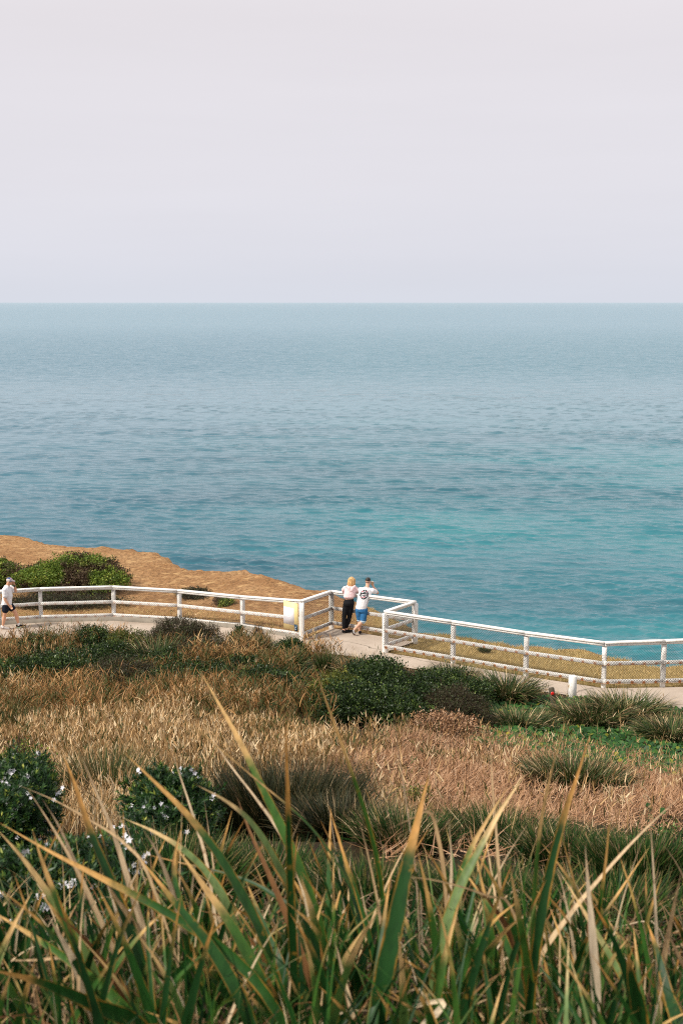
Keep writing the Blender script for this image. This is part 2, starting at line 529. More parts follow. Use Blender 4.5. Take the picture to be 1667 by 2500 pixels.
def paint_mat(name, rust=True):
    """white fence paint, grubby and flaking, with rust runs below the bolts (u along the rail, h up it)"""
    t = NT(name)
    p = t.pos()
    col = t.mix(t.noise(p, 3.5, 5, 0.65), (0.90, 0.88, 0.84), (0.74, 0.72, 0.69))
    col = t.mix(t.rng(t.noise(p, 22, 5, 0.75), 0.54, 0.68, 0, 0.85), col, (0.30, 0.25, 0.20))
    if rust:
        u, h = t.attr('u'), t.attr('h')
        side = t.attr('rusty')
        cell = t.math('DIVIDE', u, 0.31)
        jit = t.noise(t.n('ShaderNodeCombineXYZ', ins={0: t.math('FLOOR', cell)}).outputs[0], 3.7, 0)
        fr = t.math('ABSOLUTE', t.math('SUBTRACT', t.math('FRACT', cell), t.math('ADD', 0.35, t.math('MULTIPLY', jit, 0.3))))
        wob = t.noise(p, 30, 3)
        wid = t.math('ADD', 0.07, t.math('MULTIPLY', jit, 0.2))
        m = t.rng(t.math('SUBTRACT', fr, t.math('MULTIPLY', wob, 0.08)), 0.0, wid, 1.0, 0.0)
        m = t.math('MULTIPLY', m, side)
        hh = t.rng(t.math('ADD', h, t.math('MULTIPLY', wob, 0.5)), 1.05, 0.75)
        m = t.math('MULTIPLY', m, hh)
        col = t.mix(m, col, (0.50, 0.165, 0.03))
        low = t.math('MULTIPLY', t.rng(h, 0.32, 0.05), t.math('MULTIPLY', t.rng(t.noise(p, 5, 4, 0.7), 0.42, 0.6), side))
        col = t.mix(t.math('MULTIPLY', low, 0.85), col, (0.50, 0.22, 0.06))
    return t.done(t.pbr(col, 0.55, 0.3))


M['soil'] = soil_mat()
M['concrete'] = concrete_mat()
M['sea'] = sea_mat()
M['paint'] = paint_mat('weathered_white_paint')
M['wire'] = plain('dark_galvanised_wire', (0.06, 0.055, 0.05), 0.6, 0.4, 0.3, metal=0.3)

# ------------------------------------------------------------------ ground, cliff, sea
xs = np.concatenate([np.linspace(-48, -14, 70, endpoint=False), np.linspace(-14, 14, 340, endpoint=False), np.linspace(14, 48, 60)])
ts = np.concatenate([np.linspace(0, 0.8, 190, endpoint=False), np.linspace(0.8, 1.0, 130)])
eyv = edge_y(xs)
X = np.repeat(xs[:, None], len(ts) + 9, 1)
Y = np.zeros_like(X)
Z = np.zeros_like(X)
zone = np.zeros_like(X)
rock = np.zeros_like(X)
n_t = len(ts)
Y[:, :n_t] = -9 + ts[None] * (eyv[:, None] + 9)
Z[:, :n_t] = height(X[:, :n_t], Y[:, :n_t])
fy = fence_y(xs)[:, None]
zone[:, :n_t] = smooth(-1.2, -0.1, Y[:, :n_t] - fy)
rock[:, :n_t] = smooth(-0.45, 0.0, Y[:, :n_t] - eyv[:, None] + 0.5 * (fbm(X[:, :n_t], Y[:, :n_t], 1.7) - 0.5))
drops = [0.05, 0.3, 0.8, 1.6, 3, 5.5, 9, 12, 17]
outs = [0.06, 0.12, 0.35, 0.5, 1.0, 1.3, 2.2, 2.6, 5.0]
for k in range(9):
    Y[:, n_t + k] = eyv + outs[k] + 0.9 * (fbm(xs, xs * 0 + k * 2.1, 0.8) - 0.5) * min(1, drops[k])
    Z[:, n_t + k] = Z[:, n_t - 1] - drops[k]
    zone[:, n_t + k] = 1
    rock[:, n_t + k] = 1
nx, ny = X.shape
V = np.stack([X, Y, Z], -1).reshape(-1, 3)
ii = (np.arange(nx - 1)[:, None] * ny + np.arange(ny - 1)[None]).ravel()
Fc = np.stack([ii, ii + ny, ii + ny + 1, ii + 1], 1)
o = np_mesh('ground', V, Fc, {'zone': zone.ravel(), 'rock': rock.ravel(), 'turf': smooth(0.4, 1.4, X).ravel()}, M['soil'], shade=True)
tag(o, 'sloping headland ground with bare orange cliff top', kind='structure')

SEA_Z = -14.0
SEA_SLOPE = 0.042
rows = [-200, -60, 0, 30, 50, 64]
d_ = 74.0
while d_ < 520:
    rows.append(d_)
    d_ += max(0.13, d_ * d_ / 31368 * 0.38)
while d_ < 100000:
    rows.append(d_)
    d_ *= 1.06
rows = np.array(rows)
u_ = np.concatenate([np.linspace(-4, -0.42, 40, endpoint=False), np.linspace(-0.42, 0.42, 1100, endpoint=False), np.linspace(0.42, 4, 41)])
Ys = np.repeat(rows[:, None], len(u_), 1)
Xs = np.maximum(Ys, 74) * u_[None]
gap = np.gradient(rows)[:, None]
rs_ = np.random.default_rng(77)
Zs = np.zeros_like(Xs)
gust = 0.58 + 0.75 * smooth(0.38, 0.68, fbm(Xs * 0.11, Ys * 0.27, 1.0)) + 0.2 * smooth(0.35, 0.6, fbm(Xs * 0.03, Ys * 0.05, 1.0))
for k in range(64):
    lam = math.exp(rs_.uniform(math.log(0.4), math.log(3.6)))
    th = math.radians(rs_.normal(-97, 30))
    kx, ky = math.cos(th) * math.tau / lam, math.sin(th) * math.tau / lam
    amp = rs_.uniform(0.5, 1.3) * SEA_SLOPE * lam / math.tau
    fade = np.exp(-(1.5 * gap * abs(math.sin(th)) / lam) ** 2)
    ph = Xs * kx + Ys * ky + rs_.uniform(0, 6.28)
    sn_ = np.sin(ph)
    Zs += amp * fade * (sn_ + 0.22 * np.cos(2 * ph))
Zs *= gust * (1 - smooth(300, 520, Ys)) * (1 - smooth(0.36, 0.42, np.abs(u_))[None]) * smooth(64, 80, Ys)
Vv = np.stack([Xs, Ys, Zs + SEA_Z], -1).reshape(-1, 3)
nu = len(u_)
ii = (np.arange(len(rows) - 1)[:, None] * nu + np.arange(nu - 1)[None]).ravel()
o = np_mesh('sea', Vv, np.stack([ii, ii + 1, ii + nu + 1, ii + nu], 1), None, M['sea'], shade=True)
tag(o, 'calm turquoise and grey blue ocean', kind='structure')


def strip(xv, lo, hi, n=9):
    s = np.linspace(0, 1, n)
    Xs = np.repeat(xv[:, None], n, 1)
    Ys = lo[:, None] + (hi - lo)[:, None] * s[None]
    Zs = path_z(Xs)
    V = np.stack([Xs, Ys, Zs], -1).reshape(-1, 3)
    i = (np.arange(len(xv) - 1)[:, None] * n + np.arange(n - 1)[None]).ravel()
    return V, np.stack([i, i + n, i + n + 1, i + 1], 1)


parts = []
xv = np.sort(np.concatenate([np.linspace(-30, D_[0], 260), [A_[0], B_[0]]]))
parts.append(strip(xv, near_edge(xv), np.interp(xv, fx_left, fy_left) - 0.02))
xv = np.linspace(D_[0], C_[0] - 0.01, 16)
parts.append(strip(xv, np.interp(xv, [D_[0], C_[0]], [D_[1], C_[1]]), np.interp(xv, fx_left, fy_left) - 0.02))
xv = np.linspace(D_[0], 30, 160)
parts.append(strip(xv, near_edge(xv), np.interp(xv, fx_right, fy_right) - 0.02))
Vs, Fs, k = [], [], 0
for v, f in parts:
    Vs.append(v)
    Fs.append(f + k)
    k += len(v)
o = np_mesh('path', np.concatenate(Vs), np.concatenate(Fs), None, M['concrete'])
tag(o, 'pale concrete cliff top walking path', kind='structure')

# low concrete kerb under the left hand run of fence
kp = [Vector((p[0], p[1], p[2])) for p in PB[:7]]
V, Fk = [], []
for i, p in enumerate(kp):
    d = (kp[min(i + 1, 6)] - kp[max(i - 1, 0)])
    d.z = 0
    nrm = Vector((-d.y, d.x, 0)).normalized()
    z0 = float(path_z(p.x))
    for (s, zz) in ((-0.09, z0 - 0.05), (-0.09, z0 + 0.125), (0.14, z0 + 0.125), (0.14, z0 - 0.15)):
        V.append(p.xy.to_3d() + nrm * s + Vector((0, 0, zz)))
for i in range(6):
    for k in range(3):
        a = i * 4 + k
        Fk.append((a, a + 4, a + 5, a + 1))
o = np_mesh('kerb', V, Fk, None, plain('kerb_concrete', (0.25, 0.22, 0.18), 0.9, 0.1, 0.4, 5))
tag(o, 'low weathered concrete kerb under the fence', kind='structure')


# ------------------------------------------------------------------ the white fence
def bar(p, q, width, tall, up=Vector((0, 0, 1)), u0=0.0, rusty=1.0, chamfer=0.008):
    """a chamfered timber between p and q with rail attributes; returns arrays"""
    p, q = Vector(p), Vector(q)
    ax = (q - p)
    L = ax.length
    ax.normalize()
    sd = ax.cross(up).normalized()
    upv = sd.cross(ax).normalized()
    hw, ht, c = width / 2, tall / 2, chamfer
    prof = [(-hw + c, -ht), (hw - c, -ht), (hw, -ht + c), (hw, ht - c), (hw - c, ht), (-hw + c, ht), (-hw, ht - c), (-hw, -ht + c)]
    V, u, h = [], [], []
    nseg = max(1, int(L / 0.3))
    for k in range(nseg + 1):
        s = k / nseg
        c0 = p.lerp(q, s)
        for a, b in prof:
            V.append(c0 + sd * a + upv * b)
            u.append(u0 + L * s)
            h.append((b + ht) / tall)
    Fq = []
    for k in range(nseg):
        for j in range(8):
            Fq.append((k * 8 + j, k * 8 + (j + 1) % 8, (k + 1) * 8 + (j + 1) % 8, (k + 1) * 8 + j))
    e = nseg * 8
    Fq += [(3, 2, 1, 0), (4, 3, 0, 7), (6, 5, 4, 7), (e, e + 1, e + 2, e + 3), (e + 7, e, e + 3, e + 4), (e + 7, e + 4, e + 5, e + 6)]
    return V, Fq, {'u': u, 'h': h, 'rusty': [rusty] * len(V)}


fence = empty('fence', (PB[6][0], PB[6][1], 0), 'long white timber rail fence with wire netting along the cliff path, bending around the lookout', 'fence')
fo = fence.location.copy()
u_run = 0.0
for i, (x, y, zb, zt) in enumerate(PB):
    a = Vector(PB[max(i - 1, 0)][:2]) if i else Vector((x, y))
    b = Vector(PB[min(i + 1, len(PB) - 1)][:2])
    d = (b - a).to_3d().normalized()
    nrm = Vector((-d.y, d.x, 0))
    if nrm.y < 0:
        nrm = -nrm
    size = 0.115 if i not in (6, 7, 8, 9) else 0.14
    base = min(float(height(x, y)), zb) - 0.25
    off = nrm * (0.05 if i not in (6, 7, 8, 9) else 0.0)
    V, Fq, at = bar(Vector((x, y, base)) + off, Vector((x, y, zt - 0.052)) + off, size, size, up=nrm, rusty=0.12, chamfer=0.012)
    at['h'] = [0.9] * len(V)
    np_mesh('post', V, Fq, at, M['paint'], fence, fo)
wire_V, wire_F = [], []


WR = [0.0027]


def wire(p, q, r=None):
    r = r or WR[0]
    ax = (q - p).normalized()
    s1 = ax.cross(Vector((0.3, 0.5, 0.81))).normalized()
    s2 = ax.cross(s1)
    k = len(wire_V)
    for c in (p, q):
        for j in range(3):
            an = j * 2.094
            wire_V.append(c + s1 * r * math.cos(an) + s2 * r * math.sin(an))
    for j in range(3):
        wire_F.append((k + j, k + (j + 1) % 3, k + 3 + (j + 1) % 3, k + 3 + j))


for i in range(len(PB) - 1):
    if i == 8:                       # the return from the far corner of the bay to the near corner
        pass
    p, q = PB[i], PB[i + 1]
    P0, P1 = Vector((p[0], p[1], 0)), Vector((q[0], q[1], 0))
    d = (P1 - P0).normalized()
    nrm = Vector((d.y, -d.x, 0))     # towards the path
    if i < 6:
        rs = 0.45
    elif i < 9:
        rs = 0.55
    else:
        rs = 1.0
    L = (P1 - P0).length
    # top rail: a flat wide capping, mitred by running into the posts
    ta, tb = Vector((p[0], p[1], p[3])), Vector((q[0], q[1], q[3]))
    ext = 0.0
    V, Fq, at = bar(ta - d * ext, tb + d * ext, 0.125, 0.052, u0=u_run, rusty=0.06)
    np_mesh('top_rail', V, Fq, at, M['paint'], fence, fo)
    bo = nrm * 0.052 if i != 8 else nrm * 0.03
    hang = Vector((0, 0, -0.06))
    V, Fq, at = bar(ta + hang + nrm * 0.02, tb + hang + nrm * 0.02, 0.04, 0.062, u0=u_run, rusty=0.1)
    np_mesh('rail_batten', V, Fq, at, M['paint'], fence, fo)
    ba, bb = Vector((p[0], p[1], p[2])), Vector((q[0], q[1], q[2]))
    ma, mb = ba.lerp(ta, 0.47), bb.lerp(tb, 0.47)
    V, Fq, at = bar(ma + bo - d * 0.02, mb + bo + d * 0.02, 0.045, 0.105, u0=u_run, rusty=rs * 0.8)
    np_mesh('middle_rail', V, Fq, at, M['paint'], fence, fo)
    V, Fq, at = bar(ba + bo - d * 0.02, bb + bo + d * 0.02, 0.045, 0.11, u0=u_run, rusty=rs)
    np_mesh('bottom_rail', V, Fq, at, M['paint'], fence, fo)
    # chain wire netting on the path side
    wire_V, wire_F = [], []
    z0a, z0b = p[2] - 0.03, q[2] - 0.03
    z1a, z1b = p[3] - 0.06, q[3] - 0.06
    g = nrm * (0.09 if i > 5 else 0.08)
    hgt = z1a - z0a
    pitch = 0.068
    n = int((L + hgt) / pitch) + 1
    WR[0] = 0.0015 if i < 6 else 0.0031
    torn = 11 <= i <= 13
    rr = random.Random(i)
    for sgn in (1, -1):
        for k in range(n):
            s0 = -hgt + k * pitch            # diagonal s - s0 = z (rising) at 45 degrees in the panel
            t0, t1 = max(0, -s0 if s0 < 0 else 0), min(hgt, L - s0)
            if t1 <= t0 + 0.01:
                continue
            if torn:
                cut = 0.58 * hgt + 0.40 * hgt * abs(math.sin(s0 * 1.9 + i)) + rr.uniform(-0.02, 0.02)
                t1 = min(t1, cut)
                if t1 <= t0 + 0.01:
                    continue
            sa, sb = s0 + t0, s0 + t1
            if sgn < 0:
                sa, sb = L - sa, L - sb
            def pt(s, zf):
                f = s / L
                return P0.lerp(P1, f) + Vector((0, 0, (z0a + (z0b - z0a) * f) + zf)) + g
            wire(pt(sa, t0), pt(sb, t1))
    wire(P0 + g + Vector((0, 0, z0a + 0.02)), P1 + g + Vector((0, 0, z0b + 0.02)), 0.004)
    if not torn:
        wire(P0 + g + Vector((0, 0, z1a)), P1 + g + Vector((0, 0, z1b)), 0.004)
    np_mesh('wire_netting', wire_V, wire_F, None, M['wire'], fence, fo)
    u_run += L


# ------------------------------------------------------------------ notice, bollard, marker stake
def quad_panel(name, o, right, up, nrm, rects, mat, parent, org, depth):
    """thin boards in a local frame: rects of (x0, y0, x1, y1, front offset)"""
    V, Fq = [], []
    for (x0, y0, x1, y1, f) in rects:
        k = len(V)
        for dz in (f - depth, f):
            for a, b in ((x0, y0), (x1, y0), (x1, y1), (x0, y1)):
                V.append(o + right * a + up * b + nrm * dz)
        Fq += [(k + 3, k + 2, k + 1, k), (k + 4, k + 5, k + 6, k + 7), (k, k + 1, k + 5, k + 4), (k + 1, k + 2, k + 6, k + 5),
               (k + 2, k + 3, k + 7, k + 6), (k + 3, k, k + 4, k + 7)]
    return np_mesh(name, V, Fq, None, mat, parent, org)


pA, pP = Vector(A_[:2]).to_3d(), Vector(PB[5][:2]).to_3d()
dr = (pA - pP).normalized()
sn = Vector((dr.y, -dr.x, 0))
sw, sh = 0.60, 0.83
so = pA - dr * (sw + 0.06) + sn * 0.105 + Vector((0, 0, A_[2] + 0.075))
sign = empty('notice_sign', so, 'yellow notice board with a white printed sheet on the corner of the white fence', 'sign')
U = Vector((0, 0, 1))
quad_panel('board', so, dr, U, sn, [(0, 0, sw, sh, 0)], plain('yellow_board', (0.90, 0.72, 0.34), 0.5, 0.3, 0.03), sign, so, 0.012)
sheet = quad_panel('notice_sheet', so, dr, U, sn, [(0.0, 0.15, sw * 0.74, sh - 0.17, 0.004)], plain('white_sheet', (0.83, 0.81, 0.85), 0.6, 0.2, 0.03), sign, so, 0.003)
lines, rr = [], random.Random(3)
for k in range(15):
    yy = sh - 0.21 - k * 0.026
    if k in (0, 5, 9):
        continue
    x1 = rr.uniform(0.12, 0.27) if k not in (6, 10) else 0.29
    xx = 0.03
    while xx < x1:
        wd = rr.uniform(0.015, 0.05)
        lines.append((xx, yy, min(xx + wd, x1), yy + (0.009 if k in (6, 10) else 0.006), 0.0052))
        xx += wd + 0.008
quad_panel('printed_text', so, dr, U, sn, lines, plain('grey_print', (0.58, 0.57, 0.62), 0.7, 0.2), sheet, so, 0.001)
emb = quad_panel('emblem', so, dr, U, sn, [(sw * 0.76, 0.0, sw, 0.19, 0.004)], plain('navy_panel', (0.012, 0.045, 0.085), 0.5, 0.3), sign, so, 0.003)
e0 = so + dr * (sw * 0.76) + sn * 0.0055
ev, ef = [], []
for pts in (((0.02, 0.045), (0.07, 0.035), (0.07, 0.05), (0.025, 0.06)), ((0.03, 0.075), (0.04, 0.072), (0.062, 0.135), (0.05, 0.135)),
            ((0.045, 0.08), (0.075, 0.10), (0.07, 0.115), (0.05, 0.092))):
    k = len(ev)
    ev += [e0 + dr * a + U * b for a, b in pts]
    ef.append((k, k + 1, k + 2, k + 3))
np_mesh('emblem_mark', ev, ef, None, plain('pale_print', (0.72, 0.75, 0.80), 0.6, 0.2), emb, so)


def prism(name, base, size, hgt, lean, mat, parent, org, cap=0.012, twist=0.0):
    V, Fq = [], []
    up = Vector((lean[0], lean[1], 1)).normalized()
    r = Vector((math.cos(twist), math.sin(twist), 0))
    f = up.cross(r).normalized()
    r = f.cross(up)
    a, b = size
    rings = [(-0.3, 1, 1), (hgt - cap, 1, 1), (hgt, 1 - 2 * cap / a, 1 - 2 * cap / b)]
    for z, sa, sb in rings:
        for x, y in ((-1, -1), (1, -1), (1, 1), (-1, 1)):
            V.append(base + up * z + r * (x * a / 2 * sa) + f * (y * b / 2 * sb))
    for k in range(2):
        for j in range(4):
            Fq.append((k * 4 + j, k * 4 + (j + 1) % 4, k * 4 + 4 + (j + 1) % 4, k * 4 + 4 + j))
    Fq += [(3, 2, 1, 0), (8, 9, 10, 11)]
    return np_mesh(name, V, Fq, None, mat, parent, org), up, r, f


bp = at_depth(1395, 1722, 31.3)
b_top = at_depth(1395, 1649, 31.3).z
bp.z = float(height(bp.x, bp.y)) 
bol, *_ = prism('bollard', bp, (0.165, 0.165), b_top - bp.z, (0, 0), M['paint'], None, None, 0.02, 0.1)
tag(bol, 'short square white painted bollard beside the path', 'bollard')
sp = at_depth(1354, 1740, 29.3)
s_top = at_depth(1345, 1679, 29.3)
sp.z = float(height(sp.x, sp.y))
stake = empty('marker_stake', sp, 'weathered dark timber stake with a red reflector, tilting beside the white bollard', 'stake')
st_h = (s_top - sp).length
lean = ((s_top.x - sp.x) / (s_top.z - sp.z), 0.0)
_, up, r, f = prism('stake_post', sp, (0.115, 0.07), st_h, lean, plain('grey_timber', (0.085, 0.07, 0.05), 0.9, 0.1, 0.4, 9), stake, sp, 0.006, 0.15)
V, Fq = [], []
c0 = sp + up * (st_h - 0.13) - f * 0.037
for ring, (rad, dep) in enumerate(((0.043, 0), (0.043, 0.008), (0.034, 0.013))):
    for j in range(14):
        an = j * math.tau / 14
        V.append(c0 + r * rad * math.cos(an) + up * rad * math.sin(an) - f * dep)
for k in range(2):
    for j in range(14):
        Fq.append((k * 14 + j, k * 14 + (j + 1) % 14, k * 14 + 14 + (j + 1) % 14, k * 14 + 14 + j))
k = len(V)
V.append(c0 - f * 0.015)
for j in range(0, 14, 2):
    Fq.append((28 + j, 28 + (j + 1) % 14, 28 + (j + 2) % 14, k))
np_mesh('reflector', V, Fq, None, plain('red_reflector', (0.75, 0.025, 0.02), 0.25, 0.6, 0.05), stake, sp)


# ------------------------------------------------------------------ people
def loft(rings, n=14):
    """rings of (centre, u, v) with u and v the half axes; closed with caps"""
    V, Fq = [], []
    for c, u, v in rings:
        for j in range(n):
            a = j * math.tau / n
            V.append(Vector(c) + Vector(u) * math.cos(a) + Vector(v) * math.sin(a))
    for k in range(len(rings) - 1):
        for j in range(n):
            Fq.append((k * n + j, k * n + (j + 1) % n, (k + 1) * n + (j + 1) % n, (k + 1) * n + j))
    return V, Fq + [tuple(range(n - 1, -1, -1)), tuple((len(rings) - 1) * n + j for j in range(n))]


def limb(pts, radii, n=12, flat=1.0, side=None):
    """a tapering limb through joints"""
    pts = [Vector(p) for p in pts]
    rings = []
    for i, p in enumerate(pts):
        t = (pts[min(i + 1, len(pts) - 1)] - pts[max(i - 1, 0)]).normalized()
        s = side or (Vector((0, 1, 0)) if abs(t.y) < 0.8 else Vector((1, 0, 0)))
        u = t.cross(s).normalized()
        v = t.cross(u).normalized()
        rr_ = radii[i]
        ra, rb = (rr_ if isinstance(rr_, tuple) else (rr_, rr_ * flat))
        rings.append((p, u * ra, v * rb))
    t0 = (pts[0] - pts[1]).normalized()
    t1 = (pts[-1] - pts[-2]).normalized()
    a, b = rings[0], rings[-1]
    rings.insert(0, (a[0] + t0 * a[1].length * 0.6, a[1] * 0.55, a[2] * 0.55))
    rings.append((b[0] + t1 * b[1].length * 0.6, b[1] * 0.55, b[2] * 0.55))
    return loft(rings, n)


def ball(c, r, n=14, m=9, ax=None):
    V, Fq = [], []
    c = Vector(c)
    r = Vector(r) if not isinstance(r, float) else Vector((r, r, r))
    ax = ax or Matrix.Identity(3)
    rings = []
    for k in range(1, m):
        ph = math.pi * k / m
        rings.append((c + ax @ Vector((0, 0, -math.cos(ph) * r.z)), ax @ Vector((math.sin(ph) * r.x, 0, 0)), ax @ Vector((0, math.sin(ph) * r.y, 0))))
    return loft(rings, n)


def fuse(name, shapes, voxel, mat, parent, smooth_it=6, shade=True):
    """one continuous surface from overlapping forms"""
    me = bpy.data.meshes.new(name)
    V, Fq, k = [], [], 0
    for v, f in shapes:
        V += [tuple(a) for a in v]
        Fq += [tuple(i + k for i in q) for q in f]
        k += len(v)
    me.from_pydata(V, [], Fq)
    b = bmesh.new()
    b.from_mesh(me)
    bmesh.ops.recalc_face_normals(b, faces=b.faces)
    b.to_mesh(me)
    b.free()
    o = bpy.data.objects.new(name, me)
    COL.objects.link(o)
    md = o.modifiers.new('r', 'REMESH')
    md.mode = 'VOXEL'
    md.voxel_size = voxel
    ms = o.modifiers.new('s', 'SMOOTH')
    ms.factor = 0.5
    ms.iterations = smooth_it
    dg = bpy.context.evaluated_depsgraph_get()
    me2 = bpy.data.meshes.new_from_object(o.evaluated_get(dg))
    o.modifiers.clear()
    o.data = me2
    bpy.data.meshes.remove(me)
    me2.name = name
    me2.materials.clear()
    me2.materials.append(mat)
    me2.polygons.foreach_set('use_smooth', np.ones(len(me2.polygons), bool))
    o.parent = parent
    return o


def hand(wrist, dirv, side, curl=0.6, thumb=1):
    """palm, four unequal bent fingers and a thumb from the side of the palm; side = across the palm towards the thumb"""
    wv, d = Vector(wrist), Vector(dirv).normalized()
    s = Vector(side)
    s = (s - d * s.dot(d)).normalized()
    nrm = d.cross(s) * thumb
    sh = [limb([wv, wv + d * 0.045, wv + d * 0.09], [(0.027, 0.02), (0.04, 0.017), (0.04, 0.015)], 10, side=nrm)]
    for i, L in enumerate((0.068, 0.078, 0.072, 0.056)):
        p = wv + d * 0.09 + s * (0.029 - i * 0.0195)
        pts = [p - d * 0.02]
        dd = d.copy()
        for j, q in enumerate((0.42, 0.32, 0.26)):
            dd = (dd * math.cos(curl * (0.6 + 0.25 * j)) + nrm * math.sin(curl * (0.6 + 0.25 * j))).normalized()
            p = p + dd * L * q
            pts.append(p)
        sh.append(limb(pts, [0.0095, 0.0095, 0.0088, 0.0078], 8))
    p = wv + d * 0.03 + s * 0.03
    sh.append(limb([p, p + d * 0.025 + s * 0.022, p + d * 0.055 + s * 0.026 + nrm * 0.012], [0.013, 0.0115, 0.0095], 8))
    return sh


def head(c, fwd, up=(0, 0, 1), size=1.0):
    """skull, jaw, nose, ears and brow, looking along fwd"""
    c, f, u = Vector(c), Vector(fwd).normalized(), Vector(up).normalized()
    r = f.cross(u).normalized()
    u = r.cross(f).normalized()
    ax = Matrix((r, f, u)).transposed()
    P = lambda x, y, z: c + (r * x + f * y + u * z) * size
    sh = [ball(P(0, -0.008, 0.03), Vector((0.075, 0.094, 0.088)) * size, ax=ax),
          ball(P(0, 0.026, -0.045), Vector((0.056, 0.066, 0.065)) * size, ax=ax),
          limb([P(0, 0.085, 0.02), P(0, 0.104, -0.012), P(0, 0.098, -0.022)], [0.008, 0.012, 0.012], 8),
          limb([P(-0.035, 0.083, 0.028), P(0, 0.09, 0.03), P(0.035, 0.083, 0.028)], [0.009, 0.011, 0.009], 8),
          limb([P(-0.02, 0.084, -0.052), P(0, 0.09, -0.05), P(0.02, 0.084, -0.052)], [0.006, 0.009, 0.006], 8),
          ball(P(0, 0.082, -0.088), Vector((0.02, 0.016, 0.014)) * size, 8, 6, ax=ax)]
    for sx in (-1, 1):
        sh.append(ball(P(sx * 0.076, -0.008, -0.006), Vector((0.012, 0.02, 0.03)) * size, 8, 6, ax=ax))
    eyes = [ball(P(sx * 0.03, 0.082, 0.006), Vector((0.012, 0.008, 0.008)) * size, 8, 6, ax=ax) for sx in (-1, 1)]
    return sh, eyes, P, ax


def skin(name, a, b):
    t = NT(name)
    return t.done(t.pbr(t.mix(t.noise(t.n('ShaderNodeTexCoord').outputs['Object'], 9, 3), a, b), 0.5, 0.35))


def cloth(name, col, var=0.12, scale=14, rough=0.85):
    t = NT(name)
    n = t.noise(t.n('ShaderNodeTexCoord').outputs['Object'], scale, 5, 0.6)
    return t.done(t.pbr(t.mix(n, tuple(c * (1 - var) for c in col), tuple(min(1, c * (1 + var)) for c in col)), rough, 0.12,
                        t.bump(t.noise(t.n('ShaderNodeTexCoord').outputs['Object'], 9, 3, 0.6), 0.6, 0.03)))


def shoe(heel, toe, up=(0, 0, 1), w_=0.048, h_=0.05):
    a, b = Vector(heel), Vector(toe)
    d = (b - a)
    u = Vector(up)
    s = d.cross(u).normalized()
    u = s.cross(d).normalized()
    return limb([a + u * 0.01, a.lerp(b, 0.3) + u * 0.006, a.lerp(b, 0.7) - u * 0.006, b - u * 0.012],
                [(h_ * 0.95, w_ * 0.8), (h_ * 0.9, w_ * 0.86), (h_ * 0.62, w_), (h_ * 0.45, w_ * 0.8)], 12, side=s)


# --- woman: back to the viewer, leaning her forearms on the top rail
WY = 38.0
wo = Vector((at_depth(847, 1545, WY).x, WY, 0.0))
woman = empty('person', wo, 'woman in a cropped pale pink hoodie and black trousers leaning on the lookout rail', 'person')
K = Vector
rail_z = 1.16
skinA = skin('light_skin', (0.62, 0.36, 0.26), (0.70, 0.43, 0.32))
hd, eyes, HP, HA = head((0.145, 0.21, 1.545), (0.62, 0.75, -0.16))
sh = list(hd)
sh.append(limb([(0.12, 0.12, 1.36), (0.14, 0.18, 1.45), (0.145, 0.2, 1.52)], [0.055, 0.05, 0.052]))
sh.append(loft([((0.05, -0.02, 0.92), K((0.15, 0.02, 0)), K((0, 0.105, 0))), ((0.06, 0.0, 1.05), K((0.125, 0.02, 0)), K((0, 0.09, 0))),
                ((0.085, 0.06, 1.2), K((0.135, 0.02, 0)), K((0, 0.095, 0))), ((0.105, 0.11, 1.33), K((0.15, 0.03, 0)), K((0, 0.08, 0))),
                ((0.11, 0.13, 1.4), K((0.08, 0.02, 0)), K((0, 0.055, 0)))]))
lsh, rsh = K((-0.05, 0.12, 1.345)), K((0.255, 0.12, 1.33))
lel, rel = K((-0.10, 0.25, 1.20)), K((0.335, 0.21, 1.205))
lwr, rwr = K((0.10, 0.36, 1.205)), K((0.20, 0.37, 1.215))
sh += [limb([lsh, lsh.lerp(lel, 0.5), lel], [0.05, 0.045, 0.038]), limb([lel, lel.lerp(lwr, 0.4), lwr], [0.038, 0.037, 0.026])]
sh += [limb([rsh, rsh.lerp(rel, 0.5), rel], [0.05, 0.045, 0.038]), limb([rel, rel.lerp(rwr, 0.4), rwr], [0.038, 0.037, 0.026])]
sh += hand(lwr, K((0.9, 0.3, 0.02)), K((0, 0.6, 0.5)), 0.35) + hand(rwr, K((-0.8, 0.5, 0.05)), K((0, 0.5, 0.6)), 0.35, -1)
lhip, lkn, lan = K((-0.02, -0.02, 0.9)), K((-0.085, 0.0, 0.5)), K((-0.095, -0.03, 0.10))
rhip, rkn, ran = K((0.115, -0.02, 0.9)), K((0.075, 0.05, 0.5)), K((-0.02, 0.05, 0.10))
for h_, k_, a_ in ((lhip, lkn, lan), (rhip, rkn, ran)):
    sh += [limb([h_, h_.lerp(k_, 0.4), k_], [0.085, 0.077, 0.055]), limb([k_, k_.lerp(a_, 0.35), a_], [0.053, 0.052, 0.034])]
    sh.append(limb([a_, a_ + K((0.03, 0.04, -0.05)), a_ + K((0.11, 0.09, -0.075))], [0.036, 0.04, 0.028]))
fuse('body', sh, 0.007, skinA, woman)
for e_ in eyes:
    fuse('eye', [e_], 0.003, M.setdefault('eye', plain('eye_dark', (0.02, 0.02, 0.025), 0.3)), woman, 1)
pink = cloth('pale_pink_fleece', (0.82, 0.58, 0.585), 0.06)
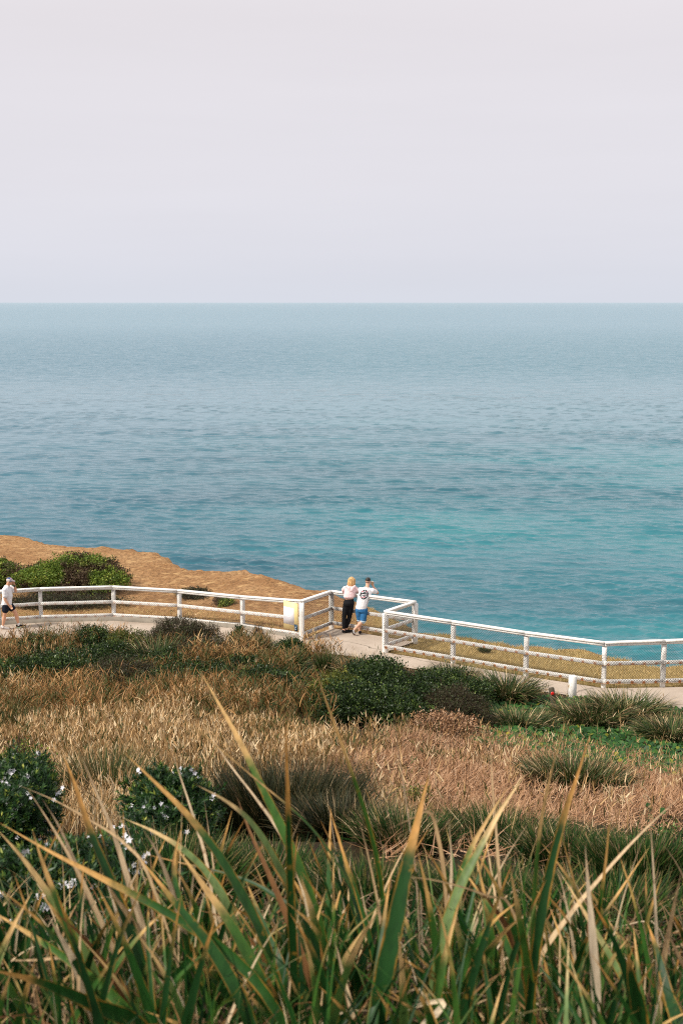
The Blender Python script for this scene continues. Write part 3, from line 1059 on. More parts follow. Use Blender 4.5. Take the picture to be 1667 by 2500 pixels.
hs = [loft([((0.062, 0.01, 1.075), K((0.155, 0.02, 0)), K((0, 0.125, 0))), ((0.066, 0.02, 1.12), K((0.178, 0.03, 0)), K((0, 0.14, 0))), ((0.085, 0.06, 1.22), K((0.178, 0.03, 0)), K((0, 0.135, 0))),
            ((0.105, 0.105, 1.32), K((0.18, 0.03, 0)), K((0, 0.115, 0))), ((0.112, 0.125, 1.385), K((0.125, 0.03, 0)), K((0, 0.085, 0))), ((0.12, 0.15, 1.42), K((0.06, 0.02, 0)), K((0, 0.055, 0)))]),
      limb([lsh, lsh.lerp(lel, 0.5) + K((-0.02, 0, 0)), lel, lel.lerp(lwr, 0.75)], [0.075, 0.075, 0.068, 0.042]),
      limb([rsh, rsh.lerp(rel, 0.5) + K((0.0, 0, -0.02)), rel, rel.lerp(rwr, 0.7)], [0.075, 0.078, 0.07, 0.042]),
      limb([(-0.005, 0.075, 1.405), (0.06, 0.015, 1.36), (0.1, -0.01, 1.27), (0.11, -0.005, 1.235)], [0.045, 0.05, 0.05, 0.025]),
      limb([(0.235, 0.095, 1.405), (0.17, 0.02, 1.365), (0.115, -0.01, 1.28), (0.11, -0.005, 1.235)], [0.042, 0.045, 0.05, 0.025])]
fuse('hoodie', hs, 0.010, pink, woman, 4)
black = cloth('black_trousers', (0.012, 0.012, 0.014), 0.3)
ps = [loft([((0.05, -0.02, 0.86), K((0.165, 0.02, 0)), K((0, 0.125, 0))), ((0.052, -0.025, 0.93), K((0.168, 0.02, 0)), K((0, 0.13, 0))), ((0.058, -0.01, 1.0), K((0.148, 0.02, 0)), K((0, 0.108, 0))),
            ((0.06, 0.0, 1.045), K((0.135, 0.02, 0)), K((0, 0.098, 0)))])]
for h_, k_, a_ in ((lhip, lkn, lan), (rhip, rkn, ran)):
    ps += [limb([h_, h_.lerp(k_, 0.45), k_], [0.1, 0.09, 0.07]), limb([k_, k_.lerp(a_, 0.4), a_ + K((0, 0, 0.06))], [0.07, 0.068, 0.05])]
fuse('trousers', ps, 0.009, black, woman, 4)
shoeb = cloth('black_shoe', (0.014, 0.014, 0.016), 0.2)
for a_ in (lan, ran):
    fuse('shoe', [shoe(a_ + K((-0.03, -0.02, -0.045)), a_ + K((0.165, 0.10, -0.06)))], 0.007, shoeb, woman, 3)


def hair_mat(name, a, b):
    t = NT(name)
    mp = t.n('ShaderNodeMapping', ins={'Scale': (70.0, 70.0, 6.0)})
    t.set(mp.inputs[0], t.n('ShaderNodeTexCoord').outputs['Object'])
    n = t.noise(mp.outputs[0], 1, 3)
    return t.done(t.pbr(t.mix(t.rng(n, 0.35, 0.65), a, b), 0.45, 0.4, t.bump(n, 0.7, 0.01)))


blond = hair_mat('blonde_hair', (0.40, 0.20, 0.07), (0.74, 0.49, 0.22))
hs = [ball(HP(0, -0.022, 0.035), K((0.089, 0.1, 0.094)), ax=HA)]
for x0, y0, L in ((-0.07, -0.03, 0.26), (-0.05, -0.075, 0.28), (0.0, -0.095, 0.28), (0.045, -0.075, 0.27), (0.072, -0.035, 0.24), (0.078, 0.012, 0.2), (-0.078, 0.012, 0.22)):
    hs.append(limb([HP(x0, y0, 0.06), HP(x0 * 1.1, y0 * 1.1, -0.04), HP(x0 * 1.12, y0 * 1.12, -0.11), HP(x0 * 1.0, y0 * 1.05, 0.075 - L)], [0.032, 0.036, 0.036, 0.016]))
fuse('hair', hs, 0.008, blond, woman, 3)

# --- man: bent over the rail, one leg crossed behind the other, a pale cup in his raised hand
MY = 37.86
mo = Vector((at_depth(878, 1549, MY).x, MY, 0.0))
man = empty('person', mo, 'man in a white printed T-shirt and blue denim shorts leaning on the rail, legs crossed', 'person')
skinB = skin('tanned_skin', (0.60, 0.33, 0.225), (0.68, 0.40, 0.285))
hd, eyes, HP, HA = head((0.245, 0.17, 1.555), (0.5, 0.85, -0.1))
sh = list(hd)
sh.append(limb([(0.205, 0.06, 1.36), (0.225, 0.12, 1.44), (0.24, 0.155, 1.52)], [0.066, 0.06, 0.06]))
sh.append(loft([((0.045, -0.06, 0.78), K((0.155, -0.02, 0)), K((0, 0.11, 0))), ((0.06, -0.06, 0.9), K((0.15, 0, 0)), K((0, 0.1, 0))), ((0.105, -0.02, 1.08), K((0.16, 0.0, 0)), K((0, 0.105, 0))),
                ((0.165, 0.03, 1.27), K((0.18, 0.02, -0.02)), K((0, 0.1, 0))), ((0.195, 0.06, 1.38), K((0.13, 0.02, -0.02)), K((0, 0.07, 0)))]))
lsh, rsh = K((0.025, 0.07, 1.345)), K((0.355, 0.06, 1.32))
lel, rel = K((0.03, 0.26, 1.205)), K((0.535, 0.19, 1.205))
lwr, rwr = K((0.25, 0.30, 1.21)), K((0.41, 0.27, 1.375))
sh += [limb([lsh, lsh.lerp(lel, 0.5), lel], [0.056, 0.052, 0.042]), limb([lel, lel.lerp(lwr, 0.4), lwr], [0.042, 0.042, 0.029])]
sh += [limb([rsh, rsh.lerp(rel, 0.5), rel], [0.058, 0.053, 0.044]), limb([rel, rel.lerp(rwr, 0.35), rwr], [0.044, 0.044, 0.03])]
sh += hand(lwr, K((0.95, 0.2, 0.02)), K((0, 0.6, 0.5)), 0.4) + hand(rwr, K((-0.2, 0.15, 0.9)), K((-0.6, -0.6, 0.1)), 0.95)
lhip, lkn, lan = K((-0.035, -0.06, 0.78)), K((-0.005, 0.0, 0.44)), K((-0.005, 0.02, 0.085))
rhip, rkn, ran = K((0.13, -0.06, 0.78)), K((0.10, -0.10, 0.44)), K((-0.175, -0.16, 0.165))
for h_, k_, a_ in ((lhip, lkn, lan), (rhip, rkn, ran)):
    sh += [limb([h_, h_.lerp(k_, 0.45), k_], [0.095, 0.08, 0.058]), limb([k_, k_.lerp(a_, 0.35), k_.lerp(a_, 0.75), a_], [0.056, 0.058, 0.042, 0.036])]
sh.append(limb([lan, lan + K((0.01, 0.05, -0.045)), lan + K((0.02, 0.13, -0.06))], [0.038, 0.04, 0.03]))
sh.append(limb([ran, ran + K((-0.01, -0.01, -0.06)), ran + K((0.02, 0.03, -0.13))], [0.038, 0.04, 0.03]))
fuse('body', sh, 0.007, skinB, man)
for e_ in eyes:
    fuse('eye', [e_], 0.003, M.setdefault('eye', plain('eye_dark_brown', (0.02, 0.02, 0.025), 0.3)), man, 1)
white = cloth('white_cotton', (0.80, 0.785, 0.81), 0.05)
hs = [loft([((0.03, -0.06, 0.775), K((0.165, -0.02, -0.03)), K((0, 0.125, 0))), ((0.06, -0.06, 0.9), K((0.165, -0.01, -0.02)), K((0, 0.12, 0))), ((0.105, -0.02, 1.08), K((0.178, 0.0, -0.02)), K((0, 0.122, 0))),
            ((0.165, 0.03, 1.26), K((0.198, 0.02, -0.02)), K((0, 0.118, 0))), ((0.19, 0.05, 1.36), K((0.175, 0.02, -0.02)), K((0, 0.092, 0))), ((0.207, 0.075, 1.415), K((0.085, 0.02, -0.01)), K((0, 0.066, 0)))]),
      limb([lsh, lsh.lerp(lel, 0.62)], [0.08, 0.072]), limb([rsh, rsh.lerp(rel, 0.62)], [0.082, 0.074])]
shirt = fuse('t_shirt', hs, 0.009, white, man, 5)
denim = cloth('blue_denim', (0.035, 0.15, 0.34), 0.45, 7)
ps = [loft([((0.05, -0.06, 0.70), K((0.172, -0.02, -0.02)), K((0, 0.135, 0))), ((0.045, -0.06, 0.78), K((0.165, -0.02, -0.03)), K((0, 0.13, 0))), ((0.043, -0.06, 0.84), K((0.152, -0.02, -0.03)), K((0, 0.115, 0)))]),
      limb([lhip, lhip.lerp(lkn, 0.5), lhip.lerp(lkn, 0.93)], [0.105, 0.1, 0.088]), limb([rhip, rhip.lerp(rkn, 0.5), rhip.lerp(rkn, 0.97)], [0.115, 0.107, 0.092])]
sho = fuse('shorts', ps, 0.009, denim, man, 4)
cf = cloth('pale_denim_cuff', (0.42, 0.55, 0.66), 0.1)
for (h_, k_, fr, rad) in ((lhip, lkn, 1.02, 0.085), (rhip, rkn, 1.06, 0.089)):
    c = h_.lerp(k_, fr)
    ax_ = (k_ - h_).normalized()
    fuse('cuff', [limb([c - ax_ * 0.012, c + ax_ * 0.012], [rad, rad])], 0.007, cf, sho, 2)
hs = [ball(HP(0, -0.012, 0.062), K((0.0795, 0.096, 0.076)), ax=HA)]
fuse('hair', hs, 0.006, hair_mat('dark_cropped_hair', (0.012, 0.01, 0.009), (0.03, 0.024, 0.02)), man, 2)
hs = [ball(HP(0, -0.02, 0.012), K((0.0762, 0.0848, 0.058)), ax=HA)]
fuse('faded_hair', hs, 0.006, hair_mat('clipped_hair', (0.30, 0.18, 0.13), (0.42, 0.26, 0.19)), man, 2)
shm = cloth('black_sneaker', (0.016, 0.016, 0.018), 0.2)
shw = cloth('white_stripe', (0.78, 0.76, 0.76), 0.05)
s1 = fuse('shoe', [shoe(lan + K((0, -0.04, -0.035)), lan + K((0.03, 0.20, -0.055)))], 0.006, shm, man, 3)
s2 = fuse('shoe', [shoe(ran + K((-0.035, -0.03, 0.0)), ran + K((0.03, 0.03, -0.15)), (0.2, -1, 0.3))], 0.006, shm, man, 3)
fuse('shoe_stripe', [limb([ran + K((-0.01, -0.085, 0.02)), ran + K((0.0, -0.072, -0.06)), ran + K((0.03, -0.05, -0.10))], [0.017, 0.02, 0.016])], 0.005, shw, s2, 2)
fuse('shoe_stripe', [limb([lan + K((-0.045, 0.02, -0.03)), lan + K((-0.05, 0.07, -0.045))], [0.014, 0.014])], 0.005, shw, s1, 2)

# hexagonal print on the back of the shirt, laid on the cloth
bvh = BVHTree.FromPolygons([v.co.copy() for v in shirt.data.vertices], [tuple(p.vertices) for p in shirt.data.polygons])
pc, px_, pz_ = K((0.125, 0, 1.225)), K((1, 0, -0.1)).normalized(), K((0.22, 0, 1)).normalized()


def on_shirt(a, b, lift):
    q = pc + px_ * a + pz_ * b + K((0, -1.0, 0))
    hit = bvh.ray_cast(q, K((0, 1, 0)))
    p = hit[0] if hit[0] is not None else q + K((0, 0.9, 0))
    return p - K((0, lift, 0))


def print_poly(pts, lift, V, Fq, n=5):
    """four cornered patch subdivided over the cloth"""
    k = len(V)
    a, b, c, d = [np.array(p) for p in pts]
    for i in range(n + 1):
        for j in range(n + 1):
            s, t = i / n, j / n
            q = (a * (1 - s) + b * s) * (1 - t) + (d * (1 - s) + c * s) * t
            V.append(on_shirt(q[0], q[1], lift))
    for i in range(n):
        for j in range(n):
            e = k + i * (n + 1) + j
            Fq.append((e, e + n + 1, e + n + 2, e + 1))


hexp = lambda r, k: (r * math.sin(k * math.pi / 3), r * 1.08 * math.cos(k * math.pi / 3))
V, Fq, VP, FP = [], [], [], []
for k in range(6):
    a, b = np.array(hexp(1, k)), np.array(hexp(1, k + 1))
    a2, b2 = a * 0.93 + b * 0.07, b * 0.93 + a * 0.07
    print_poly((a2 * 0.142, b2 * 0.142, b2 * 0.096, a2 * 0.096), 0.003, V, Fq)
    m_ = (a * (0.5 + 0.1 * (k % 3 - 1)) + b * (0.5 - 0.1 * (k % 3 - 1)))
    g_ = 0.022
    if k in (0, 1, 3, 5):
        print_poly((m_ * 0.137 + (-g_, -0.01), m_ * 0.137 + (g_ * 0.8, 0.008), m_ * 0.10 + (g_, 0.004), m_ * 0.10 + (-g_, -0.008)), 0.0045, VP, FP, 3)
for yy, hh, ww in ((0.055, 0.022, 0.045), (0.012, 0.034, 0.078), (-0.022, 0.014, 0.076), (-0.05, 0.02, 0.055)):
    print_poly(((-ww, yy), (ww, yy), (ww, yy + hh), (-ww, yy + hh)), 0.003, V, Fq)
print_poly(((-0.02, -0.09), (0.04, -0.085), (0.035, -0.05), (-0.015, -0.055)), 0.0045, VP, FP, 3)
prt = np_mesh('shirt_print', V, Fq, None, cloth('dark_print', (0.022, 0.03, 0.034), 0.4, 20), shirt)
np_mesh('pink_print', VP, FP, None, cloth('pink_flower_print', (0.72, 0.33, 0.38), 0.2, 20), shirt)

cup_o = mo + rwr + K((-0.045, -0.005, 0.115))
cup = empty('paper_cup', cup_o, 'small pale paper cup held up by the man bending over the rail', 'cup')
cu = lambda r: (K((r, 0, 0)), K((0, r, 0)))
V, Fq = loft([((0, 0, z), *cu(r)) for z, r in ((-0.055, 0.027), (-0.05, 0.029), (0.045, 0.037))], 16)
fuse('cup_body', [(V, Fq)], 0.004, plain('card_cup', (0.55, 0.36, 0.18), 0.7, 0.2, 0.05), cup, 2)
V, Fq = loft([((0, 0, z), *cu(r)) for z, r in ((0.042, 0.040), (0.052, 0.041), (0.058, 0.036), (0.066, 0.034))], 16)
fuse('cup_lid', [(V, Fq)], 0.004, plain('cream_lid', (0.80, 0.74, 0.60), 0.5, 0.3, 0.04), cup, 1)

# --- walker at the left, striding to the right with a hand to his cap
KY = 40.2
ko = Vector((at_depth(27, 1533, KY).x, KY, 0.0))
ko.z = float(path_z(ko.x))
walker = empty('person', ko, 'man in a white T-shirt, dark shorts and a patterned cap striding along the left path', 'person')
skinC = skin('sunburnt_skin', (0.62, 0.31, 0.19), (0.70, 0.40, 0.26))
hd, eyes, HP, HA = head((0.03, 0.0, 1.515), (1, 0.02, -0.12))
sh = list(hd)
sh.append(limb([(-0.06, 0, 1.34), (-0.02, 0, 1.42), (0.0, 0, 1.48)], [0.068, 0.062, 0.062]))
sh.append(loft([((-0.085, 0, 0.78), K((0.12, 0, 0)), K((0, 0.155, 0))), ((-0.07, 0, 0.92), K((0.135, 0, 0)), K((0, 0.16, 0))), ((-0.055, 0, 1.08), K((0.14, 0, 0)), K((0, 0.165, 0))),
                ((-0.07, 0, 1.26), K((0.12, 0, 0)), K((0, 0.185, 0))), ((-0.065, 0, 1.37), K((0.07, 0, 0)), K((0, 0.12, 0)))]))
nsh, nel, nwr = K((-0.095, -0.20, 1.30)), K((-0.075, -0.25, 1.0)), K((0.04, -0.23, 0.80))
fsh, fel, fwr = K((-0.02, 0.19, 1.29)), K((0.165, 0.17, 1.16)), K((0.155, 0.09, 1.38))
sh += [limb([nsh, nsh.lerp(nel, 0.5), nel], [0.058, 0.053, 0.044]), limb([nel, nel.lerp(nwr, 0.35), nwr], [0.044, 0.044, 0.03])]
sh += [limb([fsh, fsh.lerp(fel, 0.5), fel], [0.058, 0.053, 0.044]), limb([fel, fel.lerp(fwr, 0.35), fwr], [0.044, 0.044, 0.03])]
sh += hand(nwr, K((0.55, 0.05, -0.6)), K((0.6, 0.0, 0.5)), 0.5) + hand(fwr, K((-0.12, -0.1, 0.95)), K((-0.6, 0.5, 0)), 0.35)
bh, bk, ba_ = K((-0.09, -0.085, 0.78)), K((-0.155, -0.085, 0.44)), K((-0.225, -0.085, 0.085))
fh, fk, fa_ = K((-0.06, 0.085, 0.78)), K((0.16, 0.085, 0.47)), K((0.235, 0.085, 0.115))
for h_, k_, a_ in ((bh, bk, ba_), (fh, fk, fa_)):
    sh += [limb([h_, h_.lerp(k_, 0.45), k_], [0.1, 0.082, 0.06]), limb([k_, k_.lerp(a_, 0.35), k_.lerp(a_, 0.8), a_], [0.058, 0.062, 0.04, 0.038])]
    sh.append(limb([a_, a_ + K((0.05, 0, -0.045)), a_ + K((0.13, 0, -0.06))], [0.038, 0.04, 0.03]))
fuse('body', sh, 0.007, skinC, walker)
for e_ in eyes:
    fuse('eye', [e_], 0.003, M.setdefault('eye', plain('eye_black', (0.02, 0.02, 0.025), 0.3)), walker, 1)
hs = [loft([((-0.10, 0, 0.775), K((0.165, 0, 0)), K((0, 0.18, 0))), ((-0.085, 0, 0.9), K((0.158, 0, 0)), K((0, 0.18, 0))), ((-0.055, 0, 1.05), K((0.16, 0, 0)), K((0, 0.182, 0))),
            ((-0.068, 0, 1.24), K((0.14, 0, 0)), K((0, 0.2, 0))), ((-0.07, 0, 1.34), K((0.1, 0, 0)), K((0, 0.165, 0))), ((-0.055, 0, 1.405), K((0.07, 0, 0)), K((0, 0.08, 0)))]),
      limb([nsh, nsh.lerp(nel, 0.72)], [0.085, 0.078]), limb([fsh, fsh.lerp(fel, 0.7)], [0.085, 0.075])]
fuse('t_shirt', hs, 0.010, white, walker, 5)
navy = cloth('navy_shorts_cloth', (0.014, 0.017, 0.028), 0.3)
ps = [loft([((-0.085, 0, 0.68), K((0.13, 0, 0)), K((0, 0.165, 0))), ((-0.09, 0, 0.78), K((0.15, 0, 0)), K((0, 0.172, 0))), ((-0.08, 0, 0.86), K((0.14, 0, 0)), K((0, 0.165, 0)))]),
      limb([bh, bh.lerp(bk, 0.55)], [0.115, 0.112]), limb([fh, fh.lerp(fk, 0.55)], [0.115, 0.11])]
fuse('shorts', ps, 0.010, navy, walker, 4)
for a_ in (ba_, fa_):
    fuse('sock', [limb([a_ + K((-0.003, 0, 0.03)), a_ + K((0.01, 0, -0.03))], [0.044, 0.05])], 0.006, shw, walker, 2)
fuse('shoe', [shoe(ba_ + K((-0.05, 0, -0.03)), ba_ + K((0.2, 0, -0.055)))], 0.006, cloth('grey_white_sneaker', (0.42, 0.38, 0.37), 0.4, 30), walker, 3)
fs = fuse('shoe', [shoe(fa_ + K((-0.055, 0, -0.055)), fa_ + K((0.20, 0, -0.02)))], 0.006, shm, walker, 3)
fuse('sole', [limb([fa_ + K((-0.085, 0, -0.10)), fa_ + K((0.06, 0, -0.092)), fa_ + K((0.2, 0, -0.055))], [(0.012, 0.045), (0.012, 0.05), (0.01, 0.04)], side=K((0, 1, 0)))], 0.005,
     cloth('pale_green_sole', (0.5, 0.62, 0.45), 0.05), fs, 1)
t = NT('patterned_cap_cloth')
vo = t.n('ShaderNodeTexVoronoi', ins={'Scale': 13.0})
t.set(vo.inputs['Vector'], t.n('ShaderNodeTexCoord').outputs['Object'])
capm = t.done(t.pbr(t.ramp(t.n('ShaderNodeSeparateColor', ins={0: vo.outputs['Color']}).outputs[0],
                           [(0.15, (0.06, 0.09, 0.20)), (0.4, (0.30, 0.36, 0.50)), (0.6, (0.62, 0.17, 0.12)), (0.85, (0.62, 0.58, 0.58))]), 0.85, 0.1))
hs = [ball(HP(0, -0.01, 0.05), K((0.086, 0.104, 0.083)), ax=HA)]
cp = fuse('cap', hs, 0.007, capm, walker, 3)
fuse('brim', [limb([HP(0, 0.06, 0.042), HP(0, 0.12, 0.038), HP(0, 0.17, 0.026)], [(0.01, 0.075), (0.008, 0.07), (0.006, 0.04)], side=HA @ K((1, 0, 0)))], 0.005,
     plain('grey_red_brim', (0.42, 0.36, 0.38), 0.8, 0.1, 0.3, 30), cp, 2)
fuse('watch', [limb([fwr - K((0, 0, 0.035)), fwr - K((0, 0, 0.012))], [0.036, 0.036])], 0.005, plain('watch_dark', (0.03, 0.03, 0.03), 0.4), walker, 1)

# ------------------------------------------------------------------ plants: builders
def blade_arrays(base, az, lean, bend, L, W, roll=None, nseg=4, prof=(0.6, 0.75), rnd=None):
    """curved tapering grass blades; returns vertices, quads and attributes"""
    N = len(base)
    base = np.asarray(base, float)
    roll = RNG.uniform(-1.2, 1.2, N) if roll is None else roll
    rnd = RNG.random(N) if rnd is None else rnd
    s = np.linspace(0, 1, nseg + 1)
    th = lean[:, None] + bend[:, None] * s[None] ** 1.3
    dh = np.stack([np.cos(az), np.sin(az), np.zeros(N)], 1)
    side0 = np.stack([-np.sin(az), np.cos(az), np.zeros(N)], 1)
    tang = np.sin(th)[..., None] * dh[:, None] + np.cos(th)[..., None] * np.array([0, 0, 1.0])
    mid = (tang[:, :-1] + tang[:, 1:]) / 2
    pos = base[:, None] + np.concatenate([np.zeros((N, 1, 3)), np.cumsum(mid * (L[:, None, None] / nseg), 1)], 1)
    nr = np.cross(tang, side0[:, None].repeat(nseg + 1, 1))
    sd = np.cos(roll)[:, None, None] * side0[:, None] + np.sin(roll)[:, None, None] * nr
    wd = np.minimum(prof[0] + s * 1.5, 1) * np.clip(1 - s, 0.02, 1) ** prof[1]
    off = sd * (W[:, None, None] / 2 * wd[None, :, None])
    V = np.stack([pos - off, pos + off], 2).reshape(-1, 3)
    b = (np.arange(N)[:, None] * (nseg + 1) * 2 + np.arange(nseg)[None] * 2).ravel()
    Fq = np.stack([b, b + 1, b + 3, b + 2], 1)
    v = np.repeat(np.broadcast_to(s, (N, nseg + 1)).reshape(-1), 2)
    return V, Fq, {'v': v, 'rnd': np.repeat(rnd, (nseg + 1) * 2)}


def leaf_arrays(c, nrm, dirv, L, W, rnd=None, fold=0.25):
    """pointed folded leaves, two quads... one rhombus with a raised midrib; c is the leaf base"""
    N = len(c)
    rnd = RNG.random(N) if rnd is None else rnd
    dirv = dirv / np.linalg.norm(dirv, axis=1, keepdims=True)
    sd = np.cross(dirv, nrm)
    sd /= np.linalg.norm(sd, axis=1, keepdims=True) + 1e-9
    up = np.cross(sd, dirv)
    L, W = L[:, None], W[:, None]
    V = np.stack([c, c + dirv * L * 0.45 + sd * W / 2 + up * W * fold, c + dirv * L, c + dirv * L * 0.45 - sd * W / 2 + up * W * fold], 1).reshape(-1, 3)
    b = np.arange(N) * 4
    return V, np.stack([b, b + 1, b + 2, b + 3], 1), {'v': np.tile([0, 0.5, 1, 0.5], N), 'rnd': np.repeat(rnd, 4)}


def join(parts):
    V, Fq, A, k = [], [], {}, 0
    for v, f, a in parts:
        V.append(v)
        Fq.append(f + k)
        k += len(v)
        for n in a:
            A.setdefault(n, []).append(a[n])
    return np.concatenate(V), np.concatenate(Fq), {n: np.concatenate(x) for n, x in A.items()}


def rand_dirs(n, zmin=-1.0):
    z = RNG.uniform(zmin, 1, n)
    a = RNG.uniform(0, math.tau, n)
    r = np.sqrt(1 - z * z)
    return np.stack([r * np.cos(a), r * np.sin(a), z], 1)


def stick_arrays(p, q, r0, r1):
    """thin three sided twigs from p to q with a sag in the middle"""
    N = len(p)
    mid = (p + q) / 2 + RNG.normal(0, 0.04, (N, 3))
    ax = (q - p) / (np.linalg.norm(q - p, axis=1, keepdims=True) + 1e-9)
    s1 = np.cross(ax, np.array([0.31, 0.52, 0.79]))
    s1 /= np.linalg.norm(s1, axis=1, keepdims=True) + 1e-9
    s2 = np.cross(ax, s1)
    rings = []
    for c, r in ((p, r0), (mid, (r0 + r1) / 2), (q, r1)):
        for j in range(3):
            rings.append(c + (s1 * math.cos(j * 2.094) + s2 * math.sin(j * 2.094)) * r)
    V = np.stack(rings, 1).reshape(-1, 3)
    b = np.arange(N) * 9
    Fq = []
    for k in range(2):
        for j in range(3):
            Fq.append(np.stack([b + k * 3 + j, b + k * 3 + (j + 1) % 3, b + k * 3 + 3 + (j + 1) % 3, b + k * 3 + 3 + j], 1))
    return V, np.concatenate(Fq), {}


def lobes_for(c, w_, d_, h_, n=7, seed=0):
    """overlapping mounds making up a bush over the ground at c"""
    rr = random.Random(seed)
    out = [(c.x, c.y, c.z + h_ * 0.42, w_ * 0.34, d_ * 0.36, h_ * 0.58)]
    for k in range(n):
        a = k * 2.4 + rr.uniform(-0.4, 0.4)
        f = rr.uniform(0.3, 0.62)
        s = rr.uniform(0.2, 0.32)
        out.append((c.x + math.cos(a) * w_ * 0.5 * f, c.y + math.sin(a) * d_ * 0.5 * f, c.z + h_ * rr.uniform(0.25, 0.62), w_ * s, d_ * s, h_ * rr.uniform(0.26, 0.42)))
    return out


def shrub(label, px, wpx, ytop, d, depth=1.2, mat='green', leaf=(0.045, 0.026), dens=1.0, seed=0, twigs=60, name='shrub', cat='shrub', group='shrubs on the slope', hmin=0.3, sticks=0):
    c = ground(px, d)
    top = at_depth(px, ytop, d).z
    h_ = max(hmin, top - c.z)
    w_ = wpx / F * d
    c.z -= 0.05
    t = empty(name, c, label, cat, group)
    lb = lobes_for(c, w_, depth, h_, 8, seed)
    area = sum(4 * (a * b + b * e + a * e) for *_, a, b, e in lb)
    n_cl = int(area * 42 * dens)
    pick = RNG.choice(len(lb), n_cl, p=np.array([a * b + b * e + a * e for *_, a, b, e in lb]) / sum(a * b + b * e + a * e for *_, a, b, e in lb))
    lba = np.array(lb)[pick]
    dr = rand_dirs(n_cl, -0.35)
    lump = fbm(dr[:, 0] * 2.2 + lba[:, 0] * 3, dr[:, 1] * 2.2 + dr[:, 2] * 3 + lba[:, 1] * 3, 1.0)
    rad = (1 - 0.42 * RNG.random(n_cl) ** 2.2 + RNG.normal(0, 0.06, n_cl)) * (0.62 + 0.85 * lump) + (RNG.random(n_cl) < 0.09) * RNG.uniform(0.05, 0.3, n_cl)
    cc = lba[:, :3] + dr * lba[:, 3:] * rad[:, None]
    nl = 15
    n = n_cl * nl
    crnd = RNG.random(n_cl)
    C = np.repeat(cc, nl, 0) + RNG.normal(0, 1, (n, 3)) * np.array([0.055, 0.055, 0.045]) * (w_ / 2) ** 0.3
    D = np.repeat(dr, nl, 0) * 0.7 + RNG.normal(0, 0.7, (n, 3)) + np.array([0, 0, 0.35])
    Nn = np.repeat(dr, nl, 0) + RNG.normal(0, 0.6, (n, 3)) + np.array([0, 0, 0.5])
    ok = C[:, 2] > height(C[:, 0], C[:, 1]) - 0.02
    rn = np.clip(np.repeat(crnd, nl) * 0.62 + RNG.random(n) * 0.38, 0, 1)
    A = leaf_arrays(C[ok], Nn[ok], D[ok], RNG.uniform(0.7, 1.25, ok.sum()) * leaf[0], RNG.uniform(0.7, 1.2, ok.sum()) * leaf[1], rn[ok])
    np_mesh('foliage', *A, M[mat], t, c)
    if twigs:
        k = RNG.choice(n_cl, twigs)
        q = cc[k]
        p = np.array(c) + (q - np.array(c)) * np.array([0.25, 0.25, 0.05])
        np_mesh('branch', *stick_arrays(p, q, 0.012, 0.004), M['bark'], t, c)
    if sticks:
        k = RNG.choice(n_cl, sticks)
        q = cc[k] + dr[k] * RNG.uniform(0.02, 0.14, sticks)[:, None] + np.array([0, 0, 0.03])
        np_mesh('bare_twig', *stick_arrays(cc[k] - dr[k] * 0.1, q, 0.004, 0.0025), M['bark'], t, c)
    return t


def tussock(label, px, wpx, ytop, d, n=1500, width=0.008, mat='tussock', dead=0.18, up=0.25, name='grass_tussock', cat='tussock', group='grass tussocks on the slope', lmin=0.35, droop=1.1, core=0.28, L=None):
    c = ground(px, d)
    w_ = wpx / F * d
    top = at_depth(px, ytop, d).z
    hh = max(top - c.z, lmin * 0.6)
    c.z -= 0.03
    t = empty(name, c, label, cat, group)
    Lm = L or max(hh * (1.02 + 0.2 * droop), 0.3)
    def make(n, wid, m, nm, lo):
        r = np.sqrt(RNG.random(n)) * w_ * core
        a = RNG.uniform(0, math.tau, n)
        b = np.stack([c.x + r * np.cos(a), c.y + r * np.sin(a) * 0.8, np.zeros(n)], 1)
        b[:, 2] = height(b[:, 0], b[:, 1]) - 0.02
        az = a + RNG.normal(0, 0.55, n)
        lean = np.abs(RNG.normal(up, 0.22, n)) + r / (w_ * core) * 0.25
        bend = RNG.uniform(0.35, 1, n) * droop
        LL = Lm * RNG.uniform(0.6, 1.08, n) * lo
        A = blade_arrays(b, az, lean, bend, LL, wid * RNG.uniform(0.6, 1.25, n), nseg=5)
        np_mesh(nm, *A, M[m], t, c)
    make(n, width, mat, 'foliage', 1.0)
    if dead:
        make(int(n * dead * 0.9), width * 1.0, 'tussock_dead', 'dead_foliage', 0.95)
    return t


